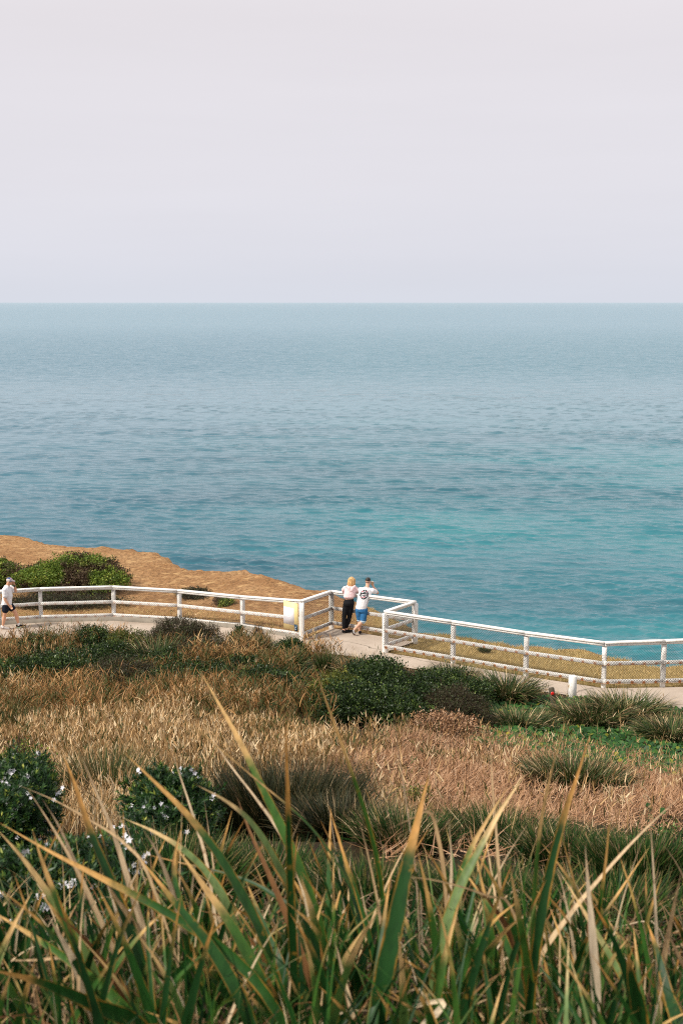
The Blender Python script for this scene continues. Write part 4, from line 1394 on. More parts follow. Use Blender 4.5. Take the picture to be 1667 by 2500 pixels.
def ribbon(points, width, roll=0.0, fold=0.18, rnd=0.5, nseg=18, base_w=0.8, sharp=0.95, twist=0.0):
    """one strap leaf through control points from tip to base; three vertices across, keeled"""
    P = np.array(points, float)
    m = len(P)
    tt = np.linspace(0, m - 1, nseg + 1)
    ext = np.vstack([2 * P[0] - P[1], P, 2 * P[-1] - P[-2]])
    out = []
    for x in tt:
        i = min(int(x), m - 2)
        f = x - i
        p0, p1, p2, p3 = ext[i], ext[i + 1], ext[i + 2], ext[i + 3]
        out.append(0.5 * (2 * p1 + (p2 - p0) * f + (2 * p0 - 5 * p1 + 4 * p2 - p3) * f * f + (3 * p1 - p0 - 3 * p2 + p3) * f ** 3))
    C = np.array(out)
    T = np.gradient(C, axis=0)
    T /= np.linalg.norm(T, axis=1, keepdims=True)
    view = C - np.array([0, 0, EYE])
    view /= np.linalg.norm(view, axis=1, keepdims=True)
    sd = np.cross(T, view)
    sd /= np.linalg.norm(sd, axis=1, keepdims=True)
    nr = np.cross(sd, T)
    s = np.linspace(0, 1, nseg + 1)                 # 0 tip .. 1 base
    ro = roll + twist * s
    sd = np.cos(ro)[:, None] * sd + np.sin(ro)[:, None] * nr
    nr = np.cross(sd, T)
    wv = width * np.clip(s * 1.45, 0.012, 1) ** sharp
    wv *= 1 - (1 - base_w) * np.clip((s - 0.6) / 0.4, 0, 1)
    V = np.stack([C - sd * wv[:, None] / 2, C + nr * (wv * fold)[:, None], C + sd * wv[:, None] / 2], 1).reshape(-1, 3)
    b = np.arange(nseg) * 3
    Fq = np.concatenate([np.stack([b, b + 1, b + 4, b + 3], 1), np.stack([b + 1, b + 2, b + 5, b + 4], 1)])
    return V, Fq, {'v': np.repeat(1 - s, 3), 'rnd': np.full(len(V), rnd), 'e': np.tile([1.0, 0.0, 1.0], nseg + 1)}


# ------------------------------------------------------------------ plants: the scrub beyond and beside the fence
shrub('rounded green and brown heath bush behind the left run of fence', 178, 270, 1356, 46, 3.2, 'heath', (0.08, 0.05), 1.0, 1, 50, group='bushes behind the fence', sticks=60)
shrub('low green bush behind the fence at the left edge, beside the rounded heath bush', -5, 140, 1368, 46.5, 2.6, 'heath', (0.075, 0.05), 0.8, 2, 30, group='bushes behind the fence', sticks=60)
shrub('dark scrub under the rails in front of the rounded heath bush', 140, 340, 1452, 43.4, 1.4, 'twig', (0.06, 0.03), 0.8, 3, 60, group='bushes behind the fence', sticks=250)
shrub('small dark scrubby bush behind the fence, right of the large heath bush', 478, 92, 1441, 44.5, 1.2, 'twig', (0.06, 0.03), 0.9, 4, 30, group='bushes behind the fence', sticks=120)
shrub('little green bush low behind the fence rails, left of the notice', 548, 60, 1482, 42.8, 0.8, 'heath', (0.06, 0.04), 0.9, 5, 20, group='bushes behind the fence')

shrub('large glossy dark green shrub below the lookout', 920, 230, 1604, 27.6, 2.6, 'green', (0.056, 0.038), 1.1, 6)
shrub('yellowish green front shrub pressed against the large glossy one', 810, 170, 1632, 26.6, 2.0, 'olive', (0.055, 0.036), 0.8, 7)
shrub('dark green shrub filling the hollow under the yellowish one', 835, 190, 1672, 25.2, 1.9, 'green', (0.055, 0.036), 1.0, 27)
shrub('dark green shrub at the foot of the large glossy one', 965, 170, 1675, 25.4, 1.9, 'green', (0.055, 0.036), 1.0, 29, sticks=80)
shrub('mixed green shrub against the path right of the large glossy shrub', 1090, 220, 1632, 29.6, 2.4, 'green', (0.052, 0.034), 1.0, 8, sticks=160)
shrub('grey brown twiggy shrub in front of the mixed green one', 1110, 200, 1678, 27.0, 2.0, 'twig', (0.05, 0.02), 0.9, 9, 80, sticks=1000)
shrub('rusty brown dying shrub low beneath the twiggy one', 1080, 230, 1738, 24.4, 1.4, 'mat', (0.06, 0.022), 0.7, 10, 60, sticks=400)
shrub('dark green leafy shrub nearest the striding man', 100, 150, 1553, 36.6, 1.8, 'green', (0.055, 0.036), 0.9, 11, sticks=40)
shrub('bright tipped green shrub by the path, between the striding man and the dark twiggy bush', 228, 130, 1528, 36.8, 1.8, 'green', (0.055, 0.038), 1.0, 12)
shrub('olive shrub half buried in reeds right of the bright tipped shrub', 322, 110, 1530, 36.2, 1.5, 'olive', (0.05, 0.03), 0.6, 13, sticks=200)
shrub('tall dark grey brown twiggy bush overlapping the left fence', 450, 190, 1508, 36.4, 2.2, 'twig', (0.05, 0.02), 1.0, 14, 90, sticks=1800)
shrub('low dark bush at the foot of the tall twiggy one', 505, 210, 1572, 34.4, 2.0, 'twig', (0.055, 0.028), 1.0, 15, 70, sticks=900)
shrub('small leafy bush touching the bottom rail left of the notice', 582, 44, 1525, 37.6, 0.6, 'green', (0.055, 0.038), 0.9, 16, 20)
shrub('sparse brown twig bush just left of the notice', 628, 46, 1528, 37.4, 0.5, 'twig', (0.04, 0.015), 0.4, 17, 40, sticks=320)
shrub('round green bush under the notice corner', 715, 90, 1557, 35.2, 1.2, 'green', (0.055, 0.038), 1.0, 18)
shrub('pale green bush among reeds below the round one', 655, 80, 1590, 33.8, 1.2, 'olive', (0.055, 0.034), 0.7, 19)
shrub('dark green shrub deep in the reeds left of the yellowish front shrub', 690, 120, 1648, 30.2, 2.2, 'green', (0.055, 0.036), 1.0, 20)
shrub('broad dark green shrub in the middle of the left reed bank', 250, 260, 1572, 34.2, 2.4, 'green', (0.055, 0.036), 0.8, 21)
shrub('dark green shrub below the tall twiggy bush', 400, 190, 1600, 33.0, 2.4, 'green', (0.055, 0.036), 0.8, 22, sticks=120)
shrub('dark shrub sunk in the reeds below the notice', 585, 180, 1612, 32.2, 2.6, 'green', (0.055, 0.036), 0.8, 28, sticks=120)
shrub('front dark green shrub of the left reed bank, under the striding man', 110, 250, 1600, 31.2, 2.6, 'green', (0.055, 0.036), 0.8, 41, sticks=100)
shrub('dark brown shrub thick with dead stems in the middle of the left reed bank', 300, 230, 1618, 30.4, 2.6, 'twig', (0.055, 0.026), 0.9, 42, sticks=600)
shrub('dark green shrub in the middle of the reed bank, under the tall twiggy bush', 470, 240, 1622, 29.8, 2.6, 'green', (0.055, 0.036), 0.9, 43, sticks=100)
shrub('front dark shrub of the reed bank below the notice corner', 630, 220, 1632, 29.0, 2.6, 'green', (0.055, 0.036), 0.8, 44, sticks=160)
shrub('low green mound at the left edge above the white flowers', 55, 170, 1800, 11.2, 0.8, 'heath', (0.03, 0.016), 1.2, 23, 60, sticks=700)
shrub('small yellow green cushion in the pinkish dead grass', 1010, 130, 1942, 13.2, 0.6, 'olive', (0.03, 0.014), 0.9, 24, 30)
shrub('dark green bush with tiny pale buds at the right edge', 1640, 200, 2022, 7.4, 0.7, 'green', (0.026, 0.014), 1.6, 25, 40)

# ------------------------------------------------------------------ plants: tussocks
tussock('dark arching tussock against the path left of the dark stake', 1236, 165, 1640, 30.6, 900, 0.027, dead=0.4, droop=1.5, core=0.3)
tussock('broad tussock below the dark stake', 1262, 260, 1732, 27.0, 1250, 0.027, dead=0.35, droop=1.5, core=0.3)
tussock('shaggy tussock under the white bollard', 1440, 240, 1706, 28.0, 1250, 0.027, dead=0.4, droop=1.5, core=0.3)
tussock('large shaggy tussock rising above the path at the right edge', 1528, 210, 1690, 28.4, 1500, 0.027, dead=0.35, droop=1.5, core=0.3)
tussock('lower tussock beneath the large shaggy one at the right edge', 1640, 240, 1752, 26.4, 1200, 0.027, dead=0.35, droop=1.6, core=0.24)
tussock('green tussock standing alone in the pinkish dead grass at right', 1405, 300, 1842, 17.4, 1300, 0.018, dead=0.5, droop=1.0, core=0.4)
tussock('small dark upright tuft in the dead grass below the large glossy shrub', 1050, 76, 1838, 19.4, 320, 0.014, dead=0.1, droop=0.4, up=0.12)
tussock('little upright tuft between the dark tuft and the green tussock', 1186, 36, 1848, 19.0, 120, 0.013, dead=0.1, droop=0.4, up=0.12)
tussock('dark fine stemmed rush clump behind the front leaves', 690, 380, 1862, 9.2, 4200, 0.010, 'rush', 0.05, 0.16, 'rush_clump', 'rush', 'rush clumps', droop=0.5, core=0.42)
tussock('darker rush clump at the right shoulder of the larger rush clump', 830, 260, 1942, 8.2, 2600, 0.010, 'rush', 0.12, 0.26, 'rush_clump', 'rush', 'rush clumps', droop=0.8, core=0.36)
tussock('spiky dark tuft at the edge of the lookout slab', 800, 84, 1584, 33.4, 320, 0.022, dead=0.15, droop=0.35, up=0.15)
tussock('reddish reedy tuft right of the spiky dark one', 885, 130, 1594, 32.6, 420, 0.024, dead=1.3, droop=0.9)
tussock('brown tipped tuft beside the path above the mixed green shrub', 1110, 160, 1612, 32.2, 600, 0.018, dead=0.7, droop=0.7)
tussock('grey green tuft between the two white flowering bushes', 262, 170, 1822, 11.4, 1100, 0.010, dead=0.5, droop=0.5)
tussock('straw tipped tussock behind the tall leaves right of centre', 1225, 340, 1970, 9.4, 2200, 0.010, 'lush', dead=0.27, droop=0.7, core=0.42)
tussock('green tussock at the lower right below the budding bush', 1560, 280, 2075, 6.4, 2200, 0.009, 'lush', dead=0.14, droop=0.5, core=0.42)
tussock('tangled tussock with straw blades behind the lower right leaves', 1380, 260, 2050, 7.0, 1900, 0.009, 'lush', dead=0.20, droop=0.7, core=0.42)
tussock('straw coloured tussock in the middle behind the broad green leaf', 985, 250, 2010, 7.4, 1500, 0.009, 'lush', dead=0.41, droop=0.7, core=0.42)
tussock('dark green tussock behind the bush thick with white flowers', 430, 330, 2035, 5.4, 1900, 0.010, 'lush', dead=0.14, droop=0.6, core=0.45)
tussock('dark tussock hidden behind the leaning leaves under the rush clump', 660, 300, 2060, 5.6, 1900, 0.010, 'lush', dead=0.16, droop=0.6, core=0.45)
tussock('dark grass tussock behind the broadest front leaf', 900, 300, 2110, 5.2, 1900, 0.010, 'lush', dead=0.16, droop=0.6, core=0.45)
tussock('dark green tussock behind the pair of tall orange tipped leaves', 1190, 330, 2120, 5.0, 2000, 0.010, 'lush', dead=0.16, droop=0.6, core=0.45)
tussock('dark tussock at the lower right corner behind the thick dead stalk', 1480, 380, 2165, 4.8, 2000, 0.010, 'lush', dead=0.14, droop=0.6, core=0.45)
tussock('dark leafy tussock in the reed bank between the twiggy bush and the notice', 690, 150, 1585, 33.4, 500, 0.026, dead=0.3, droop=1.3)
tussock('green arching tussock at the foot of the tall twiggy bush', 385, 170, 1560, 34.4, 500, 0.026, dead=0.3, droop=1.3)
tussock('dark green tussock low in the middle of the reed bank', 420, 190, 1640, 29.6, 600, 0.024, dead=0.4, droop=1.2)
tussock('brown tipped tussock by the path below the kerb', 610, 140, 1545, 35.6, 500, 0.024, dead=0.8, droop=0.9)
tussock('tiny dark tuft behind the right run of fence', 1182, 40, 1592, 36.0, 260, 0.012, dead=0.1, droop=0.8, group='bushes behind the fence')


# ------------------------------------------------------------------ plants: white flowering bushes
def flower_bush(label, px, wpx, ytop, d, depth, seed, n_ros, n_fl, leafL=0.034, flo=0.0125):
    c = ground(px, d)
    h_ = at_depth(px, ytop, d).z - c.z
    w_ = wpx / F * d
    c.z -= 0.04
    t = empty('flowering_bush', c, label, 'flowering bush', 'white flowering bushes')
    lb = np.array(lobes_for(c, w_, depth, h_, 8, seed))
    wts = lb[:, 3] * lb[:, 4] + lb[:, 4] * lb[:, 5] + lb[:, 3] * lb[:, 5]
    pk = RNG.choice(len(lb), n_ros, p=wts / wts.sum())
    dr = rand_dirs(n_ros, -0.5)
    lump = fbm(dr[:, 0] * 2.5 + lb[pk, 0] * 9, dr[:, 1] * 2.5 + dr[:, 2] * 3 + lb[pk, 1] * 9, 1.0)
    rad = (1 - 0.4 * RNG.random(n_ros) ** 1.8 + RNG.normal(0, 0.05, n_ros)) * (0.66 + 0.75 * lump) + (RNG.random(n_ros) < 0.1) * RNG.uniform(0.05, 0.25, n_ros)
    cc = lb[pk, :3] + dr * lb[pk, 3:] * rad[:, None]
    ok = cc[:, 2] > height(cc[:, 0], cc[:, 1])
    cc, dr, rad = cc[ok], dr[ok], rad[ok]
    stem = dr + np.array([0, -0.1, 0.7]) + RNG.normal(0, 0.25, dr.shape)
    stem /= np.linalg.norm(stem, axis=1, keepdims=True)
    nl = 18
    n = len(cc) * nl
    S = np.repeat(stem, nl, 0)
    lay = np.tile(np.arange(nl) / nl, len(cc))
    D = S * (0.25 + lay[:, None] * 1.1) + np.cross(S, RNG.normal(0, 1, (n, 3))) * 0.8
    C = np.repeat(cc, nl, 0) + S * (lay[:, None] - 0.8) * 0.05
    tip = np.repeat(RNG.random(len(cc)), nl)
    rn = np.clip(0.08 + 0.55 * tip * RNG.random(n) + np.where(lay > 0.72, 0.3 * tip + 0.12, 0), 0, 1)
    np_mesh('foliage', *leaf_arrays(C, S, D, RNG.uniform(0.7, 1.2, n) * leafL, RNG.uniform(0.8, 1.2, n) * leafL * 0.26, rn), M['rosmary'], t, c)
    k = RNG.choice(len(cc), 90)
    np_mesh('branch', *stick_arrays(np.array(c) + (cc[k] - np.array(c)) * np.array([0.3, 0.3, 0.02]), cc[k] - stem[k] * 0.03, 0.006, 0.002), M['bark'], t, c)
    front = np.where((rad > 0.9) & (dr[:, 1] < 0.35) & (dr[:, 2] > -0.3))[0]
    pick = RNG.choice(front, min(n_fl, len(front)), replace=False)
    for q in pick:
        o_ = cc[q] + stem[q] * 0.014
        face = np.array([0, -0.75, 0.45]) + RNG.normal(0, 0.3, 3)
        face /= np.linalg.norm(face)
        Cs, Ds, Ns = [], [], []
        for b in range(random.choice((1, 2, 2, 3, 4))):
            oo = o_ + RNG.normal(0, 0.011, 3) * (b > 0)
            a0 = RNG.uniform(0, 6)
            u = np.cross(face, [0.2, 0.1, 1])
            u /= np.linalg.norm(u)
            v = np.cross(face, u)
            for j in range(5):
                a = a0 + j * math.tau / 5
                Cs.append(oo)
                Ds.append(u * math.cos(a) + v * math.sin(a) + face * 0.3)
                Ns.append(face)
        m = len(Cs)
        fl = RNG.uniform(0.85, 1.25)
        np_mesh('flower', *leaf_arrays(np.array(Cs), np.array(Ns), np.array(Ds), np.full(m, flo * fl), np.full(m, flo * 0.72 * fl)), M['petal'], t, c)
    return t


flower_bush('dark green bush with white flowers at the left edge, below the low green mound', 40, 300, 1836, 6.9, 0.9, 31, 2600, 64)
flower_bush('bushy green shrub with scattered white flowers, left of the dark rush clump', 412, 310, 1864, 6.4, 0.85, 32, 2600, 62)
flower_bush('bush thick with white flowers low down behind the leftmost front leaves', 190, 560, 2040, 4.4, 0.8, 33, 3000, 98)

# ------------------------------------------------------------------ plants: uncountable grass and ground cover
def scatter(n, d0, d1, prob, lo=-260, hi=1930):
    d = np.sqrt(RNG.uniform(d0 * d0, d1 * d1, n))
    px = RNG.uniform(lo, hi, n)
    x = (px - 833.5) / F * d * 1.02
    z = height(x, d)
    px, py = to_px(x, d, z)
    k = RNG.random(n) < prob(px, py, x, d)
    return np.stack([x[k], d[k], z[k] - 0.01], 1), px[k], py[k]


def on_slope(x, d):
    return d < near_edge(x) - 0.12


def clear_of_shrubs(px, py):
    left = smooth(745, 690, px) * smooth(1752, 1722, py + 40 * np.sin(px / 61) + 22 * np.sin(px / 23))
    mid = smooth(690, 740, px) * smooth(1260, 1200, px) * smooth(1822, 1790, py + 16 * np.sin(px / 37))
    tus = smooth(1250, 1290, px) * smooth(1545, 1500, px) * smooth(1985, 1955, py) * smooth(1840, 1870, py)
    rush = smooth(500, 545, px) * smooth(930, 890, px) * smooth(1885, 1910, py)
    low = 0.8 * smooth(930, 1000, px) * smooth(1985, 2020, py)
    return 1 - np.maximum.reduce([left * 0.93, mid * 0.97, tus * 0.6, rush, low])


def p_dry(px, py, x, d):
    m = smooth(800, 980, px + 60 * np.sin(py / 37)) * smooth(1725, 1790, py)
    clump = smooth(0.28, 0.52, fbm(x, d, 1.3))
    return np.where(on_slope(x, d), (0.06 + 0.94 * clump) * (1 - 0.93 * m) * (1 - 0.97 * smooth(900, 1010, px) * smooth(1785, 1750, py)) * clear_of_shrubs(px, py), 0)


def p_mat(px, py, x, d):
    m = smooth(620, 960, px + 60 * np.sin(py / 37)) * smooth(1735, 1800, py)
    cov = smooth(1130, 1220, px) * smooth(1800 + (np.clip(px, 1200, 1800) - 1200) * 0.16, 1785 + (np.clip(px, 1200, 1800) - 1200) * 0.16, py)
    return np.where(on_slope(x, d), m * (1 - cov) * clear_of_shrubs(px, py), 0)


def p_reed(px, py, x, d):
    bank = smooth(1800, 1750, py) * smooth(900, 760, px)
    return np.where(on_slope(x, d), bank * smooth(0.38, 0.54, fbm(x + 9, d, 0.95)), 0)


B, px, py = scatter(160000, 7.2, 37, p_dry, -700, 2370)
# the same grass goes on beside and behind the viewer
xs_, ys_ = RNG.uniform(-9, 9, 16000), RNG.uniform(-2.5, 9, 16000)
zs_ = height(xs_, ys_)
dep_ = ys_ * math.cos(PITCH) - (zs_ - EYE) * math.sin(PITCH)
ppx = 833.5 + F * xs_ / np.maximum(dep_, 0.2)
k = ((ppx < -170) | (ppx > 1850) | (ys_ < 1.6)) & (np.hypot(xs_, ys_) > 0.9)
B = np.concatenate([B, np.stack([xs_[k], ys_[k], zs_[k] - 0.01], 1)])
n = len(B)
green = smooth(0.46, 0.60, fbm(B[:, 0] + 31, B[:, 1], 0.8))
big = smooth(7, 15, B[:, 1])
tone = 0.30 * (fbm(B[:, 0] + 77, B[:, 1] + 5, 0.35) - 0.5) + 0.25 * (fbm(B[:, 0] + 7, B[:, 1] + 55, 1.6) - 0.5)
rn = np.clip((RNG.beta(2.2, 1.7, n) + tone) * (1 - 0.95 * green * RNG.random(n) ** 0.7), 0, 1)
hgt_ = 0.5 + 0.85 * smooth(0.3, 0.62, fbm(B[:, 0] + 3, B[:, 1] + 7, 1.1))
A = blade_arrays(B, RNG.uniform(0, math.tau, n), np.abs(RNG.normal(0.1, 0.14, n)), RNG.uniform(0.0, 0.7, n), RNG.uniform(0.18, 0.42, n) * hgt_, RNG.uniform(0.006, 0.011, n) + 0.006 * big, nseg=3, rnd=rn)
# leaves breaking off the stems
m = 125000
k = RNG.choice(n, m)
lb = B[k] + np.stack([RNG.normal(0, 0.03, m), RNG.normal(0, 0.03, m), RNG.uniform(0.08, 0.40, m) * hgt_[k]], 1)
A2 = blade_arrays(lb, RNG.uniform(0, math.tau, m), RNG.uniform(0.05, 0.8, m), RNG.uniform(-0.2, 0.5, m), RNG.uniform(0.06, 0.15, m), (RNG.uniform(0.009, 0.014, m) + 0.013 * big[k]), nseg=2, rnd=np.clip(rn[k] + RNG.uniform(-0.1, 0.25, m), 0, 1))
tag(np_mesh('dry_grass', *join([A, A2]), M['dry']), 'tall dry tan grass covering the slope', 'grass', kind='stuff')

B, px, py = scatter(160000, 6.6, 29, p_mat)
n = len(B)
B[:, 2] += RNG.uniform(0, 0.09, n)
rn = np.clip(RNG.beta(2, 1.7, n) * 0.8 + 0.3 * (fbm(B[:, 0], B[:, 1], 0.7) - 0.4), 0, 1)
A = blade_arrays(B, RNG.normal(0.6, 1.3, n), RNG.normal(1.1, 0.4, n), RNG.uniform(-0.3, 0.5, n), RNG.uniform(0.08, 0.24, n), RNG.uniform(0.006, 0.011, n) + 0.008 * smooth(8, 18, B[:, 1]), nseg=3, rnd=rn)
tag(np_mesh('matted_grass', *A, M['mat']), 'flattened pinkish brown dead grass on the right of the slope', 'grass', kind='stuff')

B, px, py = scatter(30000, 21, 39, p_reed)
n = len(B)
rep = 7
st = np.repeat(B, rep, 0)
hh = np.tile(np.linspace(0.15, 1, rep), n) * np.repeat(RNG.uniform(0.3, 0.62, n), rep)
st = st + np.stack([RNG.normal(0, 0.02, len(st)), RNG.normal(0, 0.02, len(st)), hh], 1)
patchy = np.repeat(smooth(0.35, 0.62, fbm(B[:, 0] + 5, B[:, 1] + 4, 0.6)), rep)
rn = np.clip(RNG.beta(2.2, 1.5, len(st)) * (0.5 + 0.5 * patchy) + 0.1 * np.tile(np.linspace(-0.5, 1, rep), n), 0, 1)
A = blade_arrays(st, RNG.uniform(0, math.tau, len(st)), RNG.uniform(0.15, 0.9, len(st)), RNG.uniform(0.1, 1.1, len(st)), RNG.uniform(0.14, 0.30, len(st)), RNG.uniform(0.018, 0.034, len(st)), nseg=3, rnd=rn, prof=(0.4, 0.8))
A2 = blade_arrays(B, RNG.uniform(0, math.tau, n), np.abs(RNG.normal(0.05, 0.08, n)), np.zeros(n), np.repeat(0.5, n), np.repeat(0.008, n), nseg=1, rnd=RNG.uniform(0.4, 0.9, n))
tag(np_mesh('reed_bed', *join([A, A2]), M['reed']), 'tangled dry reeds with tan leaves on the bank under the path', 'reeds', kind='stuff')


def p_cover(px, py, x, d):
    a = smooth(1130, 1240, px) * smooth(1700, 1735, py) * smooth(1838 + (np.clip(px, 1200, 1800) - 1200) * 0.16, 1818 + (np.clip(px, 1200, 1800) - 1200) * 0.16, py)
    b = smooth(0.6, 0.68, fbm(x + 3, d + 8, 0.9)) * smooth(1500, 1600, px) * smooth(1930, 2000, py) * 0.5
    c2 = 0.5 * smooth(0.50, 0.62, fbm(x + 13, d + 2, 0.7)) * smooth(1780, 1720, py) * smooth(960, 800, px)
    return np.where(on_slope(x, d), np.maximum(np.maximum(a, b), c2), 0)


B, px, py = scatter(90000, 7, 34, p_cover)
n = len(B)
B[:, 2] += RNG.uniform(0.02, 0.16, n)
nn = rand_dirs(n, 0.3) + np.array([0, -0.35, 0.5])
nn /= np.linalg.norm(nn, axis=1, keepdims=True)
u = np.cross(nn, RNG.normal(0, 1, (n, 3)))
u /= np.linalg.norm(u, axis=1, keepdims=True)
v = np.cross(nn, u)
rr_ = RNG.uniform(0.03, 0.062, n)[:, None]
ring = [B + (u * math.cos(a) + v * math.sin(a)) * rr_ for a in np.linspace(0, math.tau, 7)[:6]]
V = np.stack(ring, 1).reshape(-1, 3)
b = np.arange(n) * 6
Fq = np.concatenate([np.stack([b, b + 1, b + 2, b + 3], 1), np.stack([b, b + 3, b + 4, b + 5], 1)])
tag(np_mesh('ground_cover', V, Fq, {'rnd': np.repeat(RNG.random(n), 6), 'v': np.zeros(n * 6)}, M['cover']), 'bright green round leaved creeper spreading under the tussocks', 'ground cover', kind='stuff')

# cropped grass on the headland beyond the fence, tan and orange, greener by the right hand fence
B, px, py = scatter(110000, 32, 62, lambda px, py, x, d: np.where((d > fence_y(x) + 0.12) & (d < edge_y(x) - 0.15), np.where(x > 0.9, 0, 0.5 * smooth(0.3, 0.55, fbm(x, d, 0.6))), 0))
n = len(B)
A = blade_arrays(B, RNG.uniform(0, math.tau, n), np.abs(RNG.normal(0.6, 0.4, n)), RNG.uniform(0, 1, n), RNG.uniform(0.03, 0.08, n), RNG.uniform(0.008, 0.018, n), nseg=2)
tag(np_mesh('cropped_grass', *A, M['short']), 'sparse short orange grass on the bare cliff top', 'grass', kind='stuff')
inside_bay = lambda x, d: (d < np.interp(x, fx_left, fy_left)) & (x < C_[0]) & (d > np.interp(x, [D_[0], C_[0]], [D_[1], C_[1]]))
B, px, py = scatter(240000, 31, 47, lambda px, py, x, d: np.where((d > fence_y(x) + 0.1) & (d < edge_y(x) - 0.1) & ~inside_bay(x, d), np.where(x > 0.9, 1.0, np.where((d < fence_y(x) + 2.6) & (x > -14.5), 0.85 * smooth(2.6, 1.4, d - fence_y(x)), 0)), 0))
n = len(B)
gr = smooth(0.48, 0.62, fbm(B[:, 0] + 4, B[:, 1], 0.5)) * 0.55
rn = np.clip(RNG.beta(2.5, 1.6, n) * (1 - gr), 0, 1)
A = blade_arrays(B, RNG.uniform(0, math.tau, n), np.abs(RNG.normal(0.4, 0.35, n)), RNG.uniform(0, 1, n), RNG.uniform(0.05, 0.14, n), RNG.uniform(0.008, 0.016, n), nseg=2, rnd=rn)
tag(np_mesh('turf', *A, M['turf']), 'rough tan and green turf behind the wire netting', 'turf', kind='stuff')
B, px, py = scatter(40000, 28, 41, lambda px, py, x, d: np.where((np.abs(d - near_edge(x) + 0.12) < 0.16) | ((d < fence_y(x) + 0.12) & (d > fence_y(x) - 0.06) & (x > 1.3)), 1.0, 0))
n = len(B)
A = blade_arrays(B, RNG.uniform(0, math.tau, n), np.abs(RNG.normal(0.25, 0.25, n)), RNG.uniform(0, 1.4, n), RNG.uniform(0.06, 0.24, n), RNG.uniform(0.007, 0.014, n), nseg=3)
tag(np_mesh('verge_grass', *A, M['dry']), 'dry grass fringe along the edges of the path', 'grass', kind='stuff')

